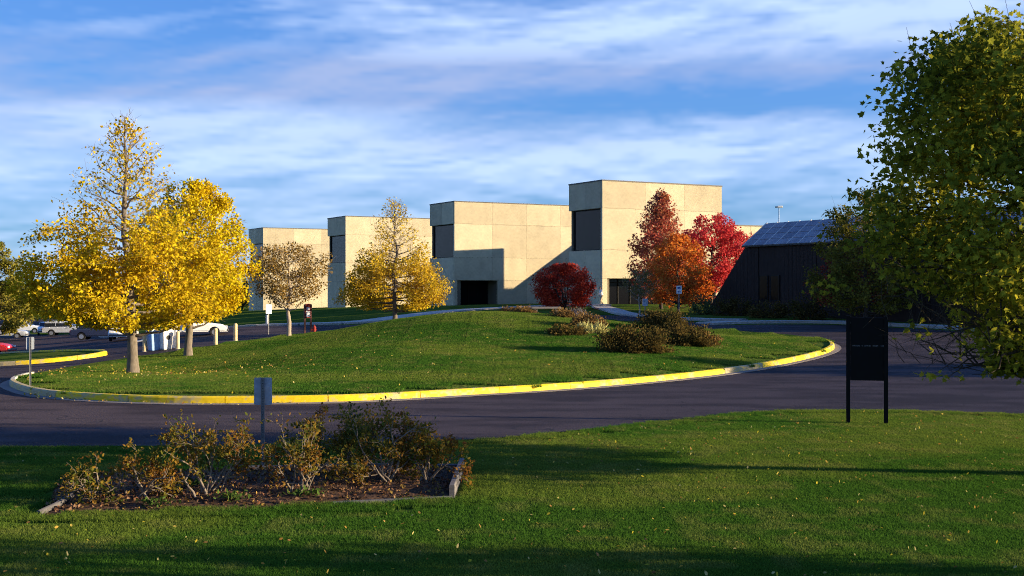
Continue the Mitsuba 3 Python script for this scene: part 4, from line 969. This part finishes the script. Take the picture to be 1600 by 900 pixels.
def car(label, base, heading, paint, kind="sedan", group="cars in the parking lot"):
    t = thing("parked_car", label, "car", group)
    M = rotz(heading, base)
    low = [(-2.3, .32), (-2.33, .62), (-2.25, .86), (-1.55, .93), (1.05, .95), (2.0, .82), (2.26, .66), (2.3, .34)]
    body = xz(low, 1.76, 0.09)
    for x in (-1.35, 1.38): body = body - m3.Manifold.cylinder(2.4, .37, .37, 24).translate((0, 0, -1.2)).rotate((90, 0, 0)).translate((x, 0, .33))
    gh = [(-1.85, .90), (-1.25, 1.36), (-.55, 1.43), (.25, 1.40), (1.05, .92)] if kind == "sedan" else [(-2.2, .90), (-2.05, 1.42), (-1.6, 1.52), (.2, 1.48), (1.05, .92)]
    roof = [(g[0] * 0.985 - 0.0, g[1]) for g in gh]
    cab = xz(roof, 1.5, 0.12)
    v = tm(body + cab); z = v.vertices[:, 2]; v.vertices[:, 1] *= 1 - np.clip((z - .9) / .6, 0, 1) * 0.13
    obj("body", put(v, M), "mat_car_" + paint, t, 35)
    ws = []
    x0, x1 = gh[1][0] + .02, gh[3][0] - .02
    for sy in (-1, 1):
        for a, b in ((x0, (x0 + x1) / 2 - .08), ((x0 + x1) / 2 + .0, x1 + .25)):
            pl = [(a - (.25 if a == x0 and kind == "sedan" else 0), .95), (b + (.18 if b > x1 else 0), .95), (b - (.16 if b > x1 else 0), 1.31), (a, 1.31)]
            m = trimesh.creation.extrude_polygon(sg.Polygon(pl), 0.02, engine="earcut"); q_ = m.vertices.copy()
            m.vertices = np.stack([q_[:, 0], sy * (0.752 - (q_[:, 1] - .9) / .6 * 0.105) + (q_[:, 2] - .01), q_[:, 1]], -1); m.fix_normals(); ws.append(m)
    for (a, b) in ((gh[3], gh[4]), (gh[1], gh[0])):
        d = np.array([b[0] - a[0], b[1] - a[1]]); n = np.array([-d[1], d[0]]) * (1 if d[0] < 0 else -1); n = n / np.linalg.norm(n); n = n if n[1] > 0 else -n
        p0, p1 = np.array(a) + d * .1 + n * .015, np.array(a) + d * .88 + n * .015
        vv = [(p0[0], -.62, p0[1]), (p0[0], .62, p0[1]), (p1[0], .68, p1[1]), (p1[0], -.68, p1[1])]; vv += [(x - n[0] * .03, y, z - n[1] * .03) for x, y, z in vv]
        m = trimesh.Trimesh(vv, [[0, 1, 2], [0, 2, 3], [4, 6, 5], [4, 7, 6], [0, 4, 5], [0, 5, 1], [1, 5, 6], [1, 6, 2], [2, 6, 7], [2, 7, 3], [3, 7, 4], [3, 4, 0]]); m.fix_normals(); ws.append(m)
    for m in ws: obj("window", put(m, M), "mat_car_glass", t)
    for x in (-1.35, 1.38):
        for sy in (-1, 1):
            c = cyl(.31, .2, 22); c.apply_translation((0, 0, -.1)); c.apply_transform(trimesh.transformations.rotation_matrix(np.pi / 2, (1, 0, 0))); c.apply_translation((x, sy * .76, .31)); k = obj("wheel", put(c, M), "mat_tyre", t, 40)
            c = cyl(.19, .02, 18); c.apply_transform(trimesh.transformations.rotation_matrix(np.pi / 2, (1, 0, 0))); c.apply_translation((x, sy * .865 + .01, .31)); obj("rim", put(c, M), "mat_rim", k, 40)
    for sy in (-.62, .62):
        m = rbox(.08, .36, .14, .02, 6); m.apply_translation((2.24, sy, .68)); obj("headlight", put(m, M), "mat_lamp_clear", t, 40)
        m = rbox(.08, .40, .15, .02, 6); m.apply_translation((-2.29, sy, .72)); obj("tail_light", put(m, M), "mat_lamp_red", t, 40)
    for x in (-2.33, 2.30):
        m = rbox(.12, 1.66, .16, .04, 8); m.apply_translation((x, 0, .46)); obj("bumper", put(m, M), "mat_bumper", t, 40)
    return t
car("long white car behind the cream bollards", on(303, 0, 86), 0.28, "white", group=None)
car("red car cut off by the left edge", on(-30, 0, 90), 0.05, "red", group=None)
car("silver car at the left edge, nearer of the two pale cars", on(8, 0, 128), 0.15, "silver", group=None)
car("white estate car under the olive tree at the far left", on(39, 0, 150), 0.1, "white", "wagon", group=None)
car("dark navy car half hidden under the leftmost yellow tree", on(158, 0, 100), 0.05, "navy", group=None)
car("white car facing the camera beside the dark navy car", on(193, 0, 90), -1.35, "white", group=None)
car("silver estate car far back under the yellow leaves", on(105, 0, 124), 0.1, "silver", "wagon", group=None)
car("white car far back seen in gaps under the yellow tree", on(72, 0, 135), -1.2, "white", group=None)
car("dark blue wagon on the far row at the left edge", on(22, 0, 172), 0.1, "navy", "wagon", group=None)

# ------------------------------------------------------------------ person walking by the entrance
def chain(bones, seg=12, refine=0.03):
    m = None
    for (a, ra), (b, rb) in bones:
        h = m3.Manifold.batch_hull([m3.Manifold.sphere(ra, seg).translate(tuple(a)), m3.Manifold.sphere(rb, seg).translate(tuple(b))])
        m = h if m is None else m + h
    t = tm(m.refine_to_length(refine)); trimesh.smoothing.filter_taubin(t, iterations=6)
    return t
princ("mat_skin", (0.45, 0.27, 0.19), 0.6); princ("mat_shirt", (0.78, 0.76, 0.72), 0.8); princ("mat_trousers", (0.45, 0.36, 0.24), 0.85); princ("mat_hair", (0.06, 0.04, 0.03), 0.7); princ("mat_shoe", (0.05, 0.04, 0.035), 0.6)
pb_ = on(940, 0, 117.3); t = thing("person", "person in white shirt and tan trousers walking left, leaning forward", "person")
M = rotz(math.pi + 0.5, pb_)         # walks along local +x
hip, neck, head = (0, 0, .92), (.10, 0, 1.45), (.17, 0, 1.63)
lk, la, lt = (.16, .09, .50), (.17, .09, .09), (.30, .09, .05)
rk, ra_, rt_ = (.02, -.09, .50), (-.24, -.09, .14), (-.12, -.09, .05)
le, lh = (.20, .22, 1.16), (.40, .16, 1.10); re, rh_ = (-.02, -.24, 1.14), (.10, -.25, .92)
def hand(w, d):
    w = np.array(w, float); d = np.array(d, float) / np.linalg.norm(d); s_ = np.array([-d[1], d[0], 0]); s_ = s_ / (np.linalg.norm(s_) + 1e-9)
    out = [((w, .026), (w + d * .085, .03))]
    for i, l in enumerate((.065, .078, .072, .055)):
        r = w + d * .085 + s_ * (i - 1.5) * .019; mid = r + d * l * .55 + np.array([0, 0, -.006]); out += [((r, .0095), (mid, .009)), ((mid, .009), (mid + d * l * .4 + np.array([0, 0, -.02]), .008))]
    th = w + d * .03 - s_ * .03; out += [((w + d * .02, .014), (th, .012)), ((th, .012), (th + d * .05 - s_ * .015, .009))]
    return out
bones = [((hip, .14), ((.05, 0, 1.2), .15)), (((.05, 0, 1.2), .15), ((.09, 0, 1.38), .13)), (((.09, .16, 1.38), .07), ((.09, -.16, 1.38), .07)), ((neck, .055), (head, .06)), ((head, .092), ((.185, 0, 1.68), .095)),
         (((.26, 0, 1.63), .018), ((.275, 0, 1.615), .016)), (((0, .09, .90), .10), (lk, .06)), ((lk, .06), (la, .042)), ((la, .045), (lt, .035)), (((0, -.09, .90), .10), (rk, .06)), ((rk, .06), (ra_, .042)), ((ra_, .045), (rt_, .035)),
         (((.09, .19, 1.37), .055), (le, .042)), ((le, .042), (lh, .03)), (((.09, -.19, 1.37), .055), (re, .042)), ((re, .042), (rh_, .03))] + hand(lh, (.9, 0, -.2)) + hand(rh_, (.35, 0, -.9))
obj("body", put(chain(bones), M), "mat_skin", t, True)
obj("shirt", put(chain([((( -.0, 0, .90), .165), ((.05, 0, 1.2), .172)), (((.05, 0, 1.2), .172), ((.09, 0, 1.38), .15)), (((.09, .17, 1.38), .085), ((.09, -.17, 1.38), .085)), (((.09, .19, 1.37), .075), (le, .058)), ((le, .058), ((.34, .18, 1.12), .045)), (((.09, -.19, 1.37), .075), (re, .058)), ((re, .058), ((.07, -.248, .98), .045))]), M), "mat_shirt", t, True)
obj("trousers", put(chain([(((0, .06, .90), .15), ((0, -.06, .90), .15)), (((0, .09, .88), .118), (lk, .078)), ((lk, .078), ((.17, .09, .10), .06)), (((0, -.09, .88), .118), (rk, .078)), ((rk, .078), ((-.235, -.09, .15), .06))]), M), "mat_trousers", t, True)
obj("hair", put(chain([(((.15, 0, 1.68), .10), ((.175, 0, 1.715), .096)), (((.11, 0, 1.62), .075), ((.15, 0, 1.68), .09))]), M), "mat_hair", t, True)
for a, b in ((la, lt), (ra_, rt_)): obj("shoe", put(chain([((a, .055), (b, .045))]), M), "mat_shoe", t, True)
